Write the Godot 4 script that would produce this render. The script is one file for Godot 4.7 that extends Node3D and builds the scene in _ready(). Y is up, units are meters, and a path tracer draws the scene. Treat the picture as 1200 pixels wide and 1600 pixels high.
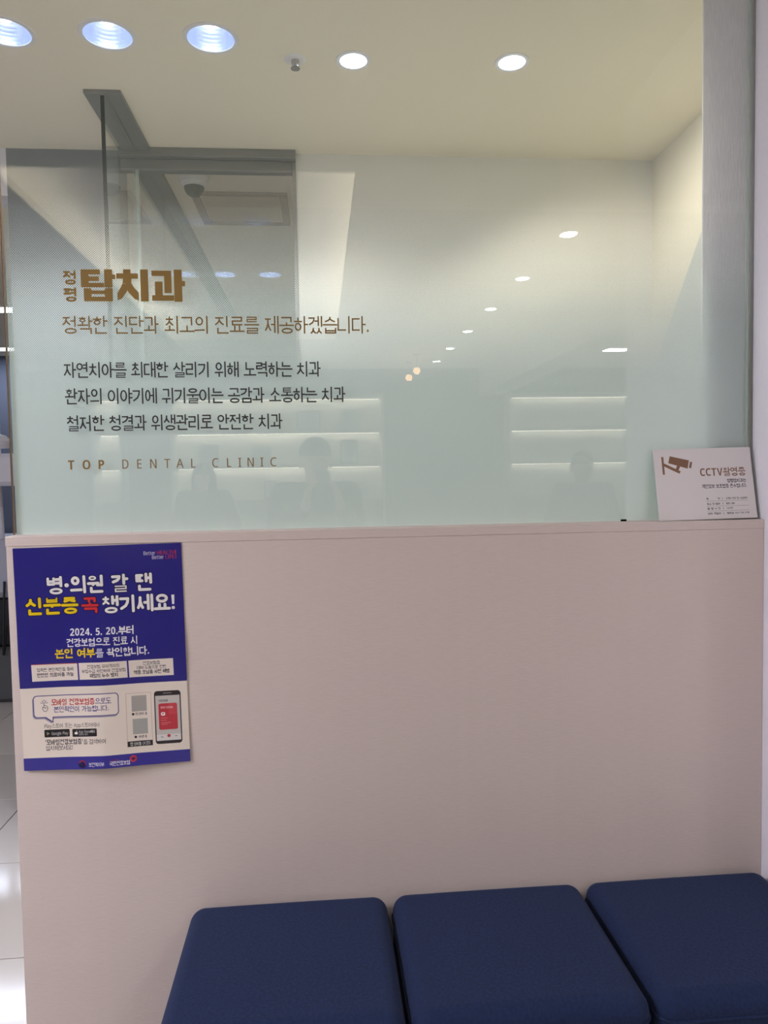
extends Node3D
# A dental clinic waiting corner: low wall with a film-frosted glass pane on top, poster, notice card and blue bench modules.

const GZ := -0.052        # front face of the glass pane
const CEIL := 2.85
var M := {}
var used := {}
var rng := RandomNumberGenerator.new()

# ------------------------------------------------------------------ setup
func _ready():
	rng.seed = 7
	set_camera_and_light()
	make_materials()
	build_shell()
	build_glass_wall()
	build_inner_room()
	build_left_room()
	build_waiting_room()
	build_bench()
	build_poster()
	build_notice_card()
	build_people()

func set_camera_and_light():
	var cam := Camera3D.new()
	cam.name = "camera"
	cam.fov = 68.646
	cam.near = 0.03
	cam.far = 60.0
	cam.position = Vector3(0, 1.5, 1.8645)
	cam.rotation_degrees = Vector3(-2.925, -4.866, -0.968)
	add_child(cam)
	cam.current = true
	var e := Environment.new()
	e.background_mode = Environment.BG_COLOR
	e.background_color = Color(0, 0, 0)
	e.tonemap_mode = Environment.TONE_MAPPER_LINEAR
	e.tonemap_exposure = EXPOSURE
	e.sdfgi_enabled = true
	e.ssao_enabled = true
	e.ssil_enabled = true
	var w := WorldEnvironment.new()
	w.name = "world"
	w.environment = e
	add_child(w)
	# the light of the cove tray over the waiting room: LED strips lie on its two long ledges
	for s in [-1, 1]:
		area("cove_light", Vector3(-0.61 + s * 0.86, 2.895, 3.53), Vector3(-s * 0.6, 1, 0), Vector2(0.04, 3.9), COVE, Color(0.98, 0.97, 1.0))

const EXPOSURE := 0.72
const COVE := 2.8
const ROW := 1.35
const INNER := 2.6
const BACKROOM := 1.6

func area(called, at, towards, size, energy, color):
	var l := AreaLight3D.new()
	l.name = called
	l.area_size = size
	l.light_energy = energy
	l.light_color = color
	l.shadow_enabled = true
	l.area_range = 30.0
	var t: Vector3 = towards
	var up := Vector3.FORWARD if absf(t.normalized().dot(Vector3.UP)) > 0.6 else Vector3.UP
	add_child(l, true)
	l.look_at_from_position(at, at + t, up)
	return l

func spot(called, at, energy, color, angle, size, parent = self, towards = Vector3.DOWN):
	var l := SpotLight3D.new()
	l.name = called
	l.spot_angle = angle
	l.spot_angle_attenuation = 0.6
	l.spot_range = 30.0
	l.spot_attenuation = 2.0
	l.light_energy = energy
	l.light_color = color
	l.light_size = size
	l.shadow_enabled = true
	parent.add_child(l, true)
	l.position = at
	l.rotation_degrees = Vector3(-90, 0, 0)
	return l

# ------------------------------------------------------------------ nodes
func numbered(called: String) -> String:
	var n: int = used.get(called, 0)
	used[called] = n + 1
	return called if n == 0 else "%s_%03d" % [called, n]

func tag(o, label, category, group = ""):
	o.set_meta("label", label)
	o.set_meta("category", category)
	if group:
		o.set_meta("group", group)
	return o

func thing(called, label, category, at = Vector3.ZERO, turn = 0.0, group = "") -> Node3D:
	var o := Node3D.new()
	o.name = numbered(called)
	add_child(o, true)
	o.position = at
	o.rotation.y = turn
	return tag(o, label, category, group)

func setting(called) -> Node3D:
	var o := Node3D.new()
	o.name = numbered(called)
	add_child(o, true)
	o.set_meta("kind", "structure")
	return o

func put(called, mesh, material, parent = self, at = Vector3.ZERO):
	var o := MeshInstance3D.new()
	o.name = numbered(called) if parent == self else called
	o.mesh = mesh.commit() if mesh is SurfaceTool else mesh
	o.material_override = material
	o.position = at
	parent.add_child(o, true)
	return o

func struct(called, mesh, material):
	var o = put(called, mesh, material)
	o.set_meta("kind", "structure")
	return o

# ------------------------------------------------------------------ shapes
func begin() -> SurfaceTool:
	var st := SurfaceTool.new()
	st.begin(Mesh.PRIMITIVE_TRIANGLES)
	return st

func tri(st, a: Vector3, b: Vector3, c: Vector3, n: Vector3):
	if (b - a).cross(c - a).dot(n) > 0.0:
		var t = b
		b = c
		c = t
	for p in [a, b, c]:
		st.set_normal(n)
		st.add_vertex(p)

func quad(st, a, b, c, d, n):
	tri(st, a, b, c, n)
	tri(st, a, c, d, n)

func add_box(st, lo: Vector3, hi: Vector3, bevel := 0.0):
	var c := (lo + hi) / 2.0
	var h := (hi - lo) / 2.0
	var b: float = minf(bevel, minf(h.x, minf(h.y, h.z)) * 0.9)
	for ax in 3:
		var u := (ax + 1) % 3
		var v := (ax + 2) % 3
		for s in [-1.0, 1.0]:
			var pts := []
			for q in [[-1, -1], [1, -1], [1, 1], [-1, 1]]:
				var p := Vector3.ZERO
				p[ax] = s * h[ax]
				p[u] = q[0] * (h[u] - b)
				p[v] = q[1] * (h[v] - b)
				pts.append(c + p)
			var n := Vector3.ZERO
			n[ax] = s
			quad(st, pts[0], pts[1], pts[2], pts[3], n)
	if b <= 0.0:
		return
	for ax in 3:
		var u := (ax + 1) % 3
		var v := (ax + 2) % 3
		for su in [-1.0, 1.0]:
			for sv in [-1.0, 1.0]:
				var n := Vector3.ZERO
				n[u] = su
				n[v] = sv
				n = n.normalized()
				var pts := []
				for q in [[-1.0, 0], [1.0, 0], [1.0, 1], [-1.0, 1]]:
					var p := Vector3.ZERO
					p[ax] = q[0] * (h[ax] - b)
					p[u] = su * (h[u] - (b if q[1] else 0.0))
					p[v] = sv * (h[v] - (0.0 if q[1] else b))
					pts.append(c + p)
				quad(st, pts[0], pts[1], pts[2], pts[3], n)
	for sx in [-1.0, 1.0]:
		for sy in [-1.0, 1.0]:
			for sz in [-1.0, 1.0]:
				var k := Vector3(sx, sy, sz)
				tri(st, c + k * (h - Vector3(0, b, b)), c + k * (h - Vector3(b, 0, b)), c + k * (h - Vector3(b, b, 0)), k.normalized())

func box(lo: Vector3, hi: Vector3, bevel := 0.0) -> SurfaceTool:
	var st := begin()
	add_box(st, lo, hi, bevel)
	return st

# profile: Vector2(radius, height) points; the outside lies to the right when walking along them upward
func add_lathe(st, profile: Array, at := Vector3.ZERO, seg := 32, basis := Basis()):
	for k in profile.size() - 1:
		var p: Vector2 = profile[k]
		var q: Vector2 = profile[k + 1]
		var d := q - p
		if d.length() < 1e-7:
			continue
		var nn := Vector2(d.y, -d.x).normalized()
		for i in seg:
			var a := TAU * i / seg
			var b := TAU * (i + 1) / seg
			var ra := Vector3(cos(a), 0, sin(a))
			var rb := Vector3(cos(b), 0, sin(b))
			var v := [ra * p.x + Vector3.UP * p.y, rb * p.x + Vector3.UP * p.y, rb * q.x + Vector3.UP * q.y, ra * q.x + Vector3.UP * q.y]
			var na := ra * nn.x + Vector3.UP * nn.y
			var nb := rb * nn.x + Vector3.UP * nn.y
			var ns := [na, nb, nb, na]
			for f in [[0, 1, 2], [0, 2, 3]]:
				var i0: int = f[0]
				var i1: int = f[1]
				var i2: int = f[2]
				if (v[i1] - v[i0]).cross(v[i2] - v[i0]).length() < 1e-12:
					continue
				if (v[i1] - v[i0]).cross(v[i2] - v[i0]).dot(ns[i0] + ns[i1]) > 0.0:
					var t := i1
					i1 = i2
					i2 = t
				for j in [i0, i1, i2]:
					st.set_normal(basis * ns[j])
					st.add_vertex(at + basis * v[j])

func lathe(profile, at = Vector3.ZERO, seg = 32, basis = Basis()) -> SurfaceTool:
	var st := begin()
	add_lathe(st, profile, at, seg, basis)
	return st

func add_tube(st, pts: Array, r: float, seg := 10):
	for k in pts.size() - 1:
		var a: Vector3 = pts[k]
		var b: Vector3 = pts[k + 1]
		var y := (b - a).normalized()
		var x := y.cross(Vector3.UP if absf(y.y) < 0.9 else Vector3.RIGHT).normalized()
		add_lathe(st, [Vector2(0, -r * 0.3), Vector2(r, 0), Vector2(r, (b - a).length()), Vector2(0, (b - a).length() + r * 0.3)], a, seg, Basis(x, y, x.cross(y)))

func tube(pts, r, seg = 10) -> SurfaceTool:
	var st := begin()
	add_tube(st, pts, r, seg)
	return st

# a soft block: box with rounded edges and a crowned top
func add_cushion(st, half: Vector3, r: float, crown: float):
	var grid := func(h: float) -> Array:
		var g := []
		for i in 7:
			g.append(-h + r - r * tan(deg_to_rad(45.0 - 7.5 * i)))
		for i in 9:
			g.append((-1.0 + 0.2 * (i + 1)) * (h - r))
		for i in 7:
			g.append(h - r + r * tan(deg_to_rad(7.5 * i)))
		return g
	for ax in 3:
		var u := (ax + 1) % 3
		var v := (ax + 2) % 3
		var gu: Array = grid.call(half[u])
		var gv: Array = grid.call(half[v])
		for s in [-1.0, 1.0]:
			var P := []
			var N := []
			for a in gu:
				for b in gv:
					var p := Vector3.ZERO
					p[ax] = s * half[ax]
					p[u] = a
					p[v] = b
					var inner := p.clamp(-half + Vector3.ONE * r, half - Vector3.ONE * r)
					var n := (p - inner).normalized()
					var q := inner + n * r
					var lift := crown * (1.0 - (q.x / half.x) ** 2) * (1.0 - (q.z / half.z) ** 2) if q.y > 0.0 else 0.0
					P.append(q + Vector3(0, lift * clampf(q.y / half.y, 0, 1), 0))
					N.append(n)
			var w := gv.size()
			for i in gu.size() - 1:
				for j in w - 1:
					var k := [i * w + j, (i + 1) * w + j, (i + 1) * w + j + 1, i * w + j + 1]
					for f in [[0, 1, 2], [0, 2, 3]]:
						var c := [k[f[0]], k[f[1]], k[f[2]]]
						if (P[c[1]] - P[c[0]]).cross(P[c[2]] - P[c[0]]).dot(N[c[0]] + N[c[1]] + N[c[2]]) > 0.0:
							c = [c[0], c[2], c[1]]
						for t in c:
							st.set_normal(N[t])
							st.add_vertex(P[t])

# ------------------------------------------------------------------ materials
func mat(key, color: Color, rough := 0.8, metal := 0.0) -> StandardMaterial3D:
	var m := StandardMaterial3D.new()
	m.resource_name = key
	m.albedo_color = color
	m.roughness = rough
	m.metallic = metal
	M[key] = m
	return m

func glow(key, color: Color, energy: float) -> StandardMaterial3D:
	var m := mat(key, Color(0.9, 0.9, 0.9), 0.5)
	m.emission_enabled = true
	m.emission = color
	m.emission_energy_multiplier = energy
	return m

func noise_tex(seed_: int, freq: float, octaves := 4, size := 512, ramp: Gradient = null, normal := false, bump := 6.0) -> NoiseTexture2D:
	var n := FastNoiseLite.new()
	n.seed = seed_
	n.frequency = freq
	n.fractal_octaves = octaves
	var t := NoiseTexture2D.new()
	t.width = size
	t.height = size
	t.seamless = true
	t.noise = n
	if ramp:
		t.color_ramp = ramp
	t.as_normal_map = normal
	t.bump_strength = bump
	return t

func ramp2(a: Color, b: Color) -> Gradient:
	var g := Gradient.new()
	g.set_color(0, a)
	g.set_color(1, b)
	return g

func make_materials():
	# linen-like wallpaper with faint horizontal threads
	var wp := mat("linen_wallpaper", Color(0.875, 0.82, 0.80), 0.75)
	wp.uv1_triplanar = true
	wp.uv1_world_triplanar = true
	wp.uv1_scale = Vector3(2.2, 34.0, 2.2)
	wp.albedo_texture = noise_tex(3, 0.02, 5, 512, ramp2(Color(0.972, 0.970, 0.968), Color(1, 1, 1)))
	wp.heightmap_enabled = true
	wp.heightmap_scale = 0.025
	wp.heightmap_texture = noise_tex(4, 0.035, 4)
	var side := mat("side_wallpaper", Color(0.96, 0.95, 0.985), 0.8)
	side.uv1_triplanar = true
	side.uv1_world_triplanar = true
	side.uv1_scale = Vector3(14.0, 1.2, 14.0)
	side.heightmap_enabled = true
	side.heightmap_scale = 0.06
	side.heightmap_texture = noise_tex(5, 0.035, 4)
	var pil := mat("pilaster_wallpaper", Color(0.95, 0.96, 0.965), 0.8)
	pil.uv1_triplanar = true
	pil.uv1_world_triplanar = true
	pil.uv1_scale = Vector3(16.0, 1.0, 16.0)
	pil.albedo_texture = noise_tex(6, 0.03, 4, 512, ramp2(Color(0.93, 0.93, 0.93), Color(1, 1, 1)))
	pil.heightmap_enabled = true
	pil.heightmap_scale = 0.08
	pil.heightmap_texture = noise_tex(7, 0.03, 4)
	mat("ceiling_paint", Color(0.90, 0.875, 0.79), 0.9)
	mat("inner_wall_paint", Color(0.88, 0.88, 0.85), 0.9)
	mat("inner_side_paint", Color(0.87, 0.86, 0.80), 0.9)
	mat("shade_panel_and_carton", Color(0.72, 0.75, 0.74), 0.85)  # grey for the shaded lower part of the inner walls, also carton bodies
	mat("grey_metal", Color(0.52, 0.52, 0.51), 0.45, 0.3)
	mat("white_plastic", Color(0.88, 0.88, 0.87), 0.45)
	mat("dark_gap", Color(0.02, 0.02, 0.025), 1.0).specular_mode = BaseMaterial3D.SPECULAR_DISABLED
	mat("smoked_dome", Color(0.015, 0.015, 0.02), 0.15).metallic_specular = 0.25
	mat("beige_panel", Color(0.78, 0.72, 0.64), 0.85)
	mat("beige_frame", Color(0.62, 0.55, 0.49), 0.8)
	mat("beige_wall", Color(0.62, 0.52, 0.44), 0.9)
	mat("slate_wall", Color(0.36, 0.38, 0.44), 0.9)
	mat("room_wall", Color(0.86, 0.86, 0.88), 0.9)
	mat("screen_wall", Color(0.47, 0.48, 0.50), 0.9)
	mat("dark_wall", Color(0.50, 0.50, 0.50), 0.9)
	mat("shelf_board", Color(0.80, 0.79, 0.76), 0.6)
	mat("chrome", Color(0.75, 0.76, 0.78), 0.2, 0.9)
	mat("black_plastic", Color(0.05, 0.05, 0.055), 0.4)
	mat("navy_vinyl", Color(0.07, 0.09, 0.14), 0.45)
	mat("cabinet_lavender", Color(0.66, 0.67, 0.74), 0.5)
	mat("unit_white", Color(0.86, 0.86, 0.90), 0.35)
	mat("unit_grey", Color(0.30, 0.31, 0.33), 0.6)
	mat("grout", Color(0.40, 0.38, 0.36), 0.9)
	for i in 3:
		var k: float = [0.0, 0.012, -0.012][i]
		mat("tile_%d" % i, Color(0.70 + k, 0.675 + k, 0.665 + k), 0.12)
	# glass: clear pane with a slight green cast
	var g := mat("clear_glass", Color(0.75, 0.86, 0.82, 0.03), 0.0)
	g.transparency = BaseMaterial3D.TRANSPARENCY_ALPHA
	var g2 := mat("partition_glass", Color(0.62, 0.72, 0.68, 0.05), 0.0)
	g2.transparency = BaseMaterial3D.TRANSPARENCY_ALPHA
	var film := mat("frosted_film", Color(1, 1, 1), 0.7)
	var plain := Image.create(4, 4, false, Image.FORMAT_RGB8)
	plain.fill(FILM)
	film.albedo_texture = ImageTexture.create_from_image(plain)
	film.backlight_enabled = true
	film.backlight = Color(0.64, 0.66, 0.66)
	var dots := mat("halftone_film", Color(1, 1, 1), 0.7)
	dots.albedo_texture = halftone_texture(FILM)
	dots.transparency = BaseMaterial3D.TRANSPARENCY_ALPHA
	dots.backlight_enabled = true
	dots.backlight = Color(0.64, 0.66, 0.66)
	mat("glass_edge", Color(0.45, 0.33, 0.22), 0.3)
	mat("glass_edge_pale", Color(0.72, 0.80, 0.75), 0.3)
	mat("gold_vinyl", Color(0.56, 0.44, 0.20), 0.5)
	mat("bronze_vinyl", Color(0.53, 0.41, 0.20), 0.5)
	mat("charcoal_vinyl", Color(0.16, 0.15, 0.16), 0.5)
	# blue woven upholstery
	var fab := mat("blue_fabric", Color(0.095, 0.175, 0.345), 0.95)
	fab.uv1_triplanar = true
	fab.uv1_scale = Vector3(2.2, 2.2, 2.2)
	fab.albedo_texture = noise_tex(11, 0.09, 3, 512, ramp2(Color(0.70, 0.72, 0.76), Color(1, 1, 1)))
	fab.heightmap_enabled = true
	fab.heightmap_scale = 0.05
	fab.heightmap_texture = noise_tex(12, 0.16, 2)
	fab.rim_enabled = true
	fab.rim = 0.25
	fab.rim_tint = 0.6
	mat("skin", Color(0.80, 0.62, 0.52), 0.6)
	mat("hair", Color(0.06, 0.05, 0.05), 0.6)
	mat("dark_cloth", Color(0.12, 0.12, 0.14), 0.9)
	mat("grey_cloth", Color(0.33, 0.34, 0.37), 0.9)
	mat("shoe", Color(0.07, 0.07, 0.07), 0.6)
	mat("eye", Color(0.05, 0.04, 0.04), 0.3)
	mat("lip", Color(0.66, 0.42, 0.38), 0.6)
	glow("lamp_cool", Color(0.80, 0.87, 1.0), 14.0)
	glow("lamp_cool_soft", Color(0.80, 0.87, 1.0), 6.0)
	glow("lamp_warm", Color(1.0, 0.97, 0.92), 45.0)
	glow("lamp_pendant", Color(1.0, 0.75, 0.5), 10.0)
	glow("led_strip", Color(1.0, 0.97, 0.88), 6.0)
	glow("led_panel", Color(0.98, 0.99, 1.0), 6.0)
	var refl := mat("reflector", Color(0.86, 0.89, 0.96), 0.25, 0.75)
	refl.metallic_specular = 0.6

# halftone: staggered dots that grow from nothing (top) to a closed film (bottom)
const FILM := Color(0.835, 0.885, 0.875)
const PITCH := 0.00572
const DOT_TOP := 2.18
const DOT_END := 1.69
func halftone_texture(c: Color) -> ImageTexture:
	var px := 16
	var w := px * 4
	var rows := int(round((DOT_TOP - DOT_END) / PITCH))
	var h := rows * px
	var data := PackedByteArray()
	data.resize(w * h * 4)
	var r := int(c.r * 255)
	var g := int(c.g * 255)
	var b := int(c.b * 255)
	var cx := PackedFloat32Array()
	for x in w:
		cx.append(cos(TAU * (x + 0.5) / px))
	for y in h:
		var v := (y + 0.5) / h
		var cov: float = clampf(1.06 * v, 0.0, 1.04)
		var thr := 1.0 - cov
		var cy := cos(TAU * (y + 0.5) / px)
		for x in w:
			var f := 0.5 + 0.5 * cx[x] * cy
			var a: float = clampf((f - thr) / 0.22 + 0.5, 0.0, 1.0) if cov > 0.02 else 0.0
			var k := (y * w + x) * 4
			data[k] = r
			data[k + 1] = g
			data[k + 2] = b
			data[k + 3] = int(a * 255)
	return ImageTexture.create_from_image(Image.create_from_data(w, h, false, Image.FORMAT_RGBA8, data))

# ------------------------------------------------------------------ the shell
func build_shell():
	# floor slab and the 60 cm tiles laid on it
	var fl = struct("floor", box(Vector3(-4.4, -0.2, -7.0), Vector3(5.0, -0.012, 8.0)), M.grout)
	var tile := box(Vector3(-0.303, -0.012, -0.303), Vector3(0.303, 0.0, 0.303), 0.0015).commit()
	for i in range(-5, 7):
		for j in range(-7, 11):
			var x := -1.40 + 0.61 * (i + 0.5)
			var z := -0.511 + 0.61 * (j + 0.5)
			if x < -4.1 or x > 4.7 or z < -6.7 or z > 7.7:
				continue
			put("floor_tile", tile, M["tile_%d" % rng.randi_range(0, 2)], fl, Vector3(x, 0, z))
	# ceiling slab with the cove tray and the holes of the recessed lights cut into it
	var c := CSGBox3D.new()
	c.name = numbered("ceiling")
	c.size = Vector3(9.4, 0.4, 15.0)
	c.position = Vector3(0.3, CEIL + 0.2, 0.5)
	c.material = M.ceiling_paint
	c.set_meta("kind", "structure")
	add_child(c, true)
	var cut := CSGBox3D.new()
	cut.name = "tray_opening"
	cut.operation = CSGShape3D.OPERATION_SUBTRACTION
	cut.size = Vector3(1.88, 0.22, 4.15)
	c.add_child(cut)
	cut.position = Vector3(-0.61, CEIL + 0.09, 3.53) - c.position
	cut.material = M.ceiling_paint
	for d in inner_lights() + row_lights():
		var h := CSGCylinder3D.new()
		h.name = "light_hole"
		h.operation = CSGShape3D.OPERATION_SUBTRACTION
		h.radius = d.r
		h.height = 0.3
		h.sides = 40
		h.material = M.ceiling_paint
		c.add_child(h, true)
		h.position = Vector3(d.x, CEIL + 0.02, d.z) - c.position
	# ledges of the tray carry the LED strips
	for s in [-1, 1]:
		var x0: float = -0.61 + s * 0.94
		var x1: float = -0.61 + s * 0.80
		struct("trim", box(Vector3(minf(x0, x1), CEIL, 1.456), Vector3(maxf(x0, x1), CEIL + 0.02, 5.604), 0.002), M.ceiling_paint)
		var lx: float = -0.61 + s * 0.90
		put("led_strip", box(Vector3(lx - 0.008, CEIL + 0.02, 1.6), Vector3(lx + 0.008, CEIL + 0.03, 5.46), 0.001), M.led_strip)
		tag(get_child(get_child_count() - 1), ["warm white LED strip on the cove ledge away from the side pier", "warm white LED strip on the cove ledge towards the side pier"][(s + 1) / 2], "light strip", "cove strips")
	# outer walls
	struct("wall_west", box(Vector3(-4.4, 0, -7.0), Vector3(-4.2, CEIL, 8.0)), M.room_wall)
	struct("wall_east", box(Vector3(4.8, 0, -7.0), Vector3(5.0, CEIL, 8.0)), M.room_wall)
	struct("wall_far", box(Vector3(-4.2, 0, 7.72), Vector3(4.8, CEIL, 8.0)), M.dark_wall)
	struct("wall_north", box(Vector3(-4.2, 0, -7.0), Vector3(4.8, CEIL, -6.7)), M.slate_wall)
	# beam under the waiting room ceiling
	struct("wall_beam", box(Vector3(2.1, 2.5, 0.8), Vector3(2.4, CEIL, 7.72), 0.004), M.room_wall)
	# the pier at the right end of the low wall, and the rest of the line of the glass further right
	struct("wall_right", box(Vector3(1.156, 0, -0.06), Vector3(1.40, CEIL, 0.78), 0.003), M.side_wallpaper)
	struct("wall_line", box(Vector3(1.40, 0, -0.06), Vector3(4.8, CEIL, 0.1)), M.room_wall)
	# the low wall and its cap
	struct("wall_front", box(Vector3(-0.753, 0, -0.125), Vector3(1.1555, 1.3405, 0.0), 0.0008), M.linen_wallpaper)
	struct("trim", box(Vector3(-0.7545, 1.3405, -0.127), Vector3(1.1555, 1.3640, 0.0012), 0.0012), M.linen_wallpaper)
	# pilaster and walls of the inner room
	struct("wall_pilaster", box(Vector3(1.0235, 0, -0.081), Vector3(1.48, CEIL, -0.075), 0.002), M.pilaster_wallpaper)
	struct("wall_inner_side", box(Vector3(1.48, 0, -1.5), Vector3(1.62, CEIL, -0.075)), M.inner_side_paint)
	struct("wall_inner_back", box(Vector3(-0.072, 0, -1.52), Vector3(1.48, CEIL, -1.38)), M.inner_wall_paint)
	struct("wall_back_room", box(Vector3(-0.03, 0, -6.7), Vector3(0.10, CEIL, -1.52)), M.beige_wall)
	struct("wall_soffit", box(Vector3(-4.2, 2.66, -1.52), Vector3(-1.245, CEIL, -1.38)), M.room_wall)
	struct("wall_screen", box(Vector3(-1.245, 0, -1.52), Vector3(-0.80, CEIL, -1.38)), M.screen_wall)

func inner_lights() -> Array:
	var out := []
	for x in [-0.915, -0.615, -0.305]:
		out.append({x = x, z = -0.555, r = 0.078, kind = 0})
	for p in [[0.139, -0.655], [0.662, -0.637]]:
		out.append({x = p[0], z = p[1], r = 0.05, kind = 1})
	for x in [-0.905, -0.606, -0.302]:
		out.append({x = x, z = -3.295, r = 0.078, kind = 2})
	return out

func row_lights() -> Array:
	var out := []
	for k in 6:
		out.append({x = 1.447, z = 2.277 + 0.973 * k, r = 0.055, kind = 3})
	out[5].z = 7.1
	return out

# ------------------------------------------------------------------ glass pane with film and lettering
func build_glass_wall():
	var g = setting("window_1")
	var x0 := -0.7535
	var x1 := 1.1375
	var y0 := 1.3640
	put("glass_pane", box(Vector3(x0, y0, GZ - 0.010), Vector3(x1, CEIL, GZ), 0.001), M.clear_glass, g)
	put("polished_edge", box(Vector3(x0 - 0.0022, y0, GZ - 0.0095), Vector3(x0 - 0.0002, CEIL, GZ - 0.0005)), M.glass_edge, g)
	put("polished_edge", box(Vector3(x1 + 0.0002, y0, GZ - 0.0095), Vector3(x1 + 0.0018, CEIL, GZ - 0.0005)), M.glass_edge_pale, g)
	# film on the back of the glass: closed below, halftone dots above
	var zf := GZ - 0.0108
	var sf := begin()
	quad(sf, Vector3(x0 + 0.002, DOT_END, zf), Vector3(x1 - 0.002, DOT_END, zf), Vector3(x1 - 0.002, y0, zf), Vector3(x0 + 0.002, y0, zf), Vector3.BACK)
	put("frosted_film", sf, M.frosted_film, g)
	var st := begin()
	var u1 := (x1 - x0 - 0.004) / (PITCH * 4.0)
	var cs := [[x0 + 0.002, DOT_TOP, 0.0, 0.0], [x1 - 0.002, DOT_TOP, u1, 0.0], [x1 - 0.002, DOT_END, u1, 1.0], [x0 + 0.002, DOT_END, 0.0, 1.0]]
	for i in [0, 1, 2, 0, 2, 3]:
		st.set_normal(Vector3.BACK)
		st.set_uv(Vector2(cs[i][2], cs[i][3]))
		st.add_vertex(Vector3(cs[i][0], cs[i][1], zf))
	put("halftone_film", st, M.halftone_film, g)
	# vinyl lettering on the front of the glass
	var zt := GZ + 0.0002
	var s1 := begin()
	add_logo(s1, Vector2(-0.615, 2.012), 0.294 / 972.0, zt)
	put("gold_logo_lettering", s1, M.gold_vinyl, g)
	text_line(g, "정확한 진단과 최고의 진료를 제공하겠습니다.", -0.619, 0.134, 1.899, 1.855, 0.088, M.bronze_vinyl, zt, "gold_lettering")
	text_line(g, "자연치아를 최대한 살리기 위해 노력하는 치과", -0.620, 0.009, 1.7865, 1.7475, 0.10, M.charcoal_vinyl, zt, "dark_lettering")
	text_line(g, "환자의 이야기에 귀기울이는 공감과 소통하는 치과", -0.619, 0.070, 1.7225, 1.683, 0.10, M.charcoal_vinyl, zt, "dark_lettering")
	text_line(g, "철저한 청결과 위생관리로 안전한 치과", -0.617, -0.090, 1.6565, 1.617, 0.10, M.charcoal_vinyl, zt, "dark_lettering")
	var s2 := begin()
	var xs := [-0.6105, -0.574, -0.538, -0.480, -0.446, -0.412, -0.378, -0.347, -0.314, -0.260, -0.2255, -0.199, -0.172, -0.144, -0.115]
	var word := "TOPDENTALCLINIC"
	for i in word.length():
		var f := SystemFont.new()
		f.font_names = ["Droid Sans"]
		f.font_weight = 700 if i < 3 else 400
		var t := TextMesh.new()
		t.font = f
		t.text = word[i]
		t.font_size = 64
		t.pixel_size = 0.0227 / 46.0
		t.depth = 0.0003
		t.horizontal_alignment = HORIZONTAL_ALIGNMENT_CENTER
		t.vertical_alignment = VERTICAL_ALIGNMENT_CENTER
		var bb := t.get_aabb()
		s2.append_from(t, 0, Transform3D(Basis().scaled(Vector3(0.92, 1, 1)), Vector3(xs[i] - bb.get_center().x * 0.92, 1.5345 - bb.get_center().y, zt + 0.00015)))
	put("bronze_lettering", s2, M.bronze_vinyl, g)
	# a short dark clip at the foot of the glass beside the notice card
	put("glass_clip", box(Vector3(0.79, y0, GZ), Vector3(0.805, y0 + 0.005, GZ + 0.003), 0.0005), M.dark_gap, g)
	put("glass_clip", box(Vector3(0.84, y0, GZ), Vector3(0.87, y0 + 0.004, GZ + 0.003), 0.0005), M.white_plastic, g)

# ------------------------------------------------------------------ lettering
const FINAL := {1: 0, 2: 1, 4: 2, 7: 3, 8: 5, 16: 6, 17: 7, 19: 9, 20: 10, 21: 11, 22: 12, 23: 14, 24: 15, 25: 16, 26: 17, 27: 18}

func ring(cx, cy, rx, ry) -> Array:
	var out := []
	for i in 21:
		out.append(Vector2(cx + rx * cos(TAU * i / 20.0), cy + ry * sin(TAU * i / 20.0)))
	return out

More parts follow.
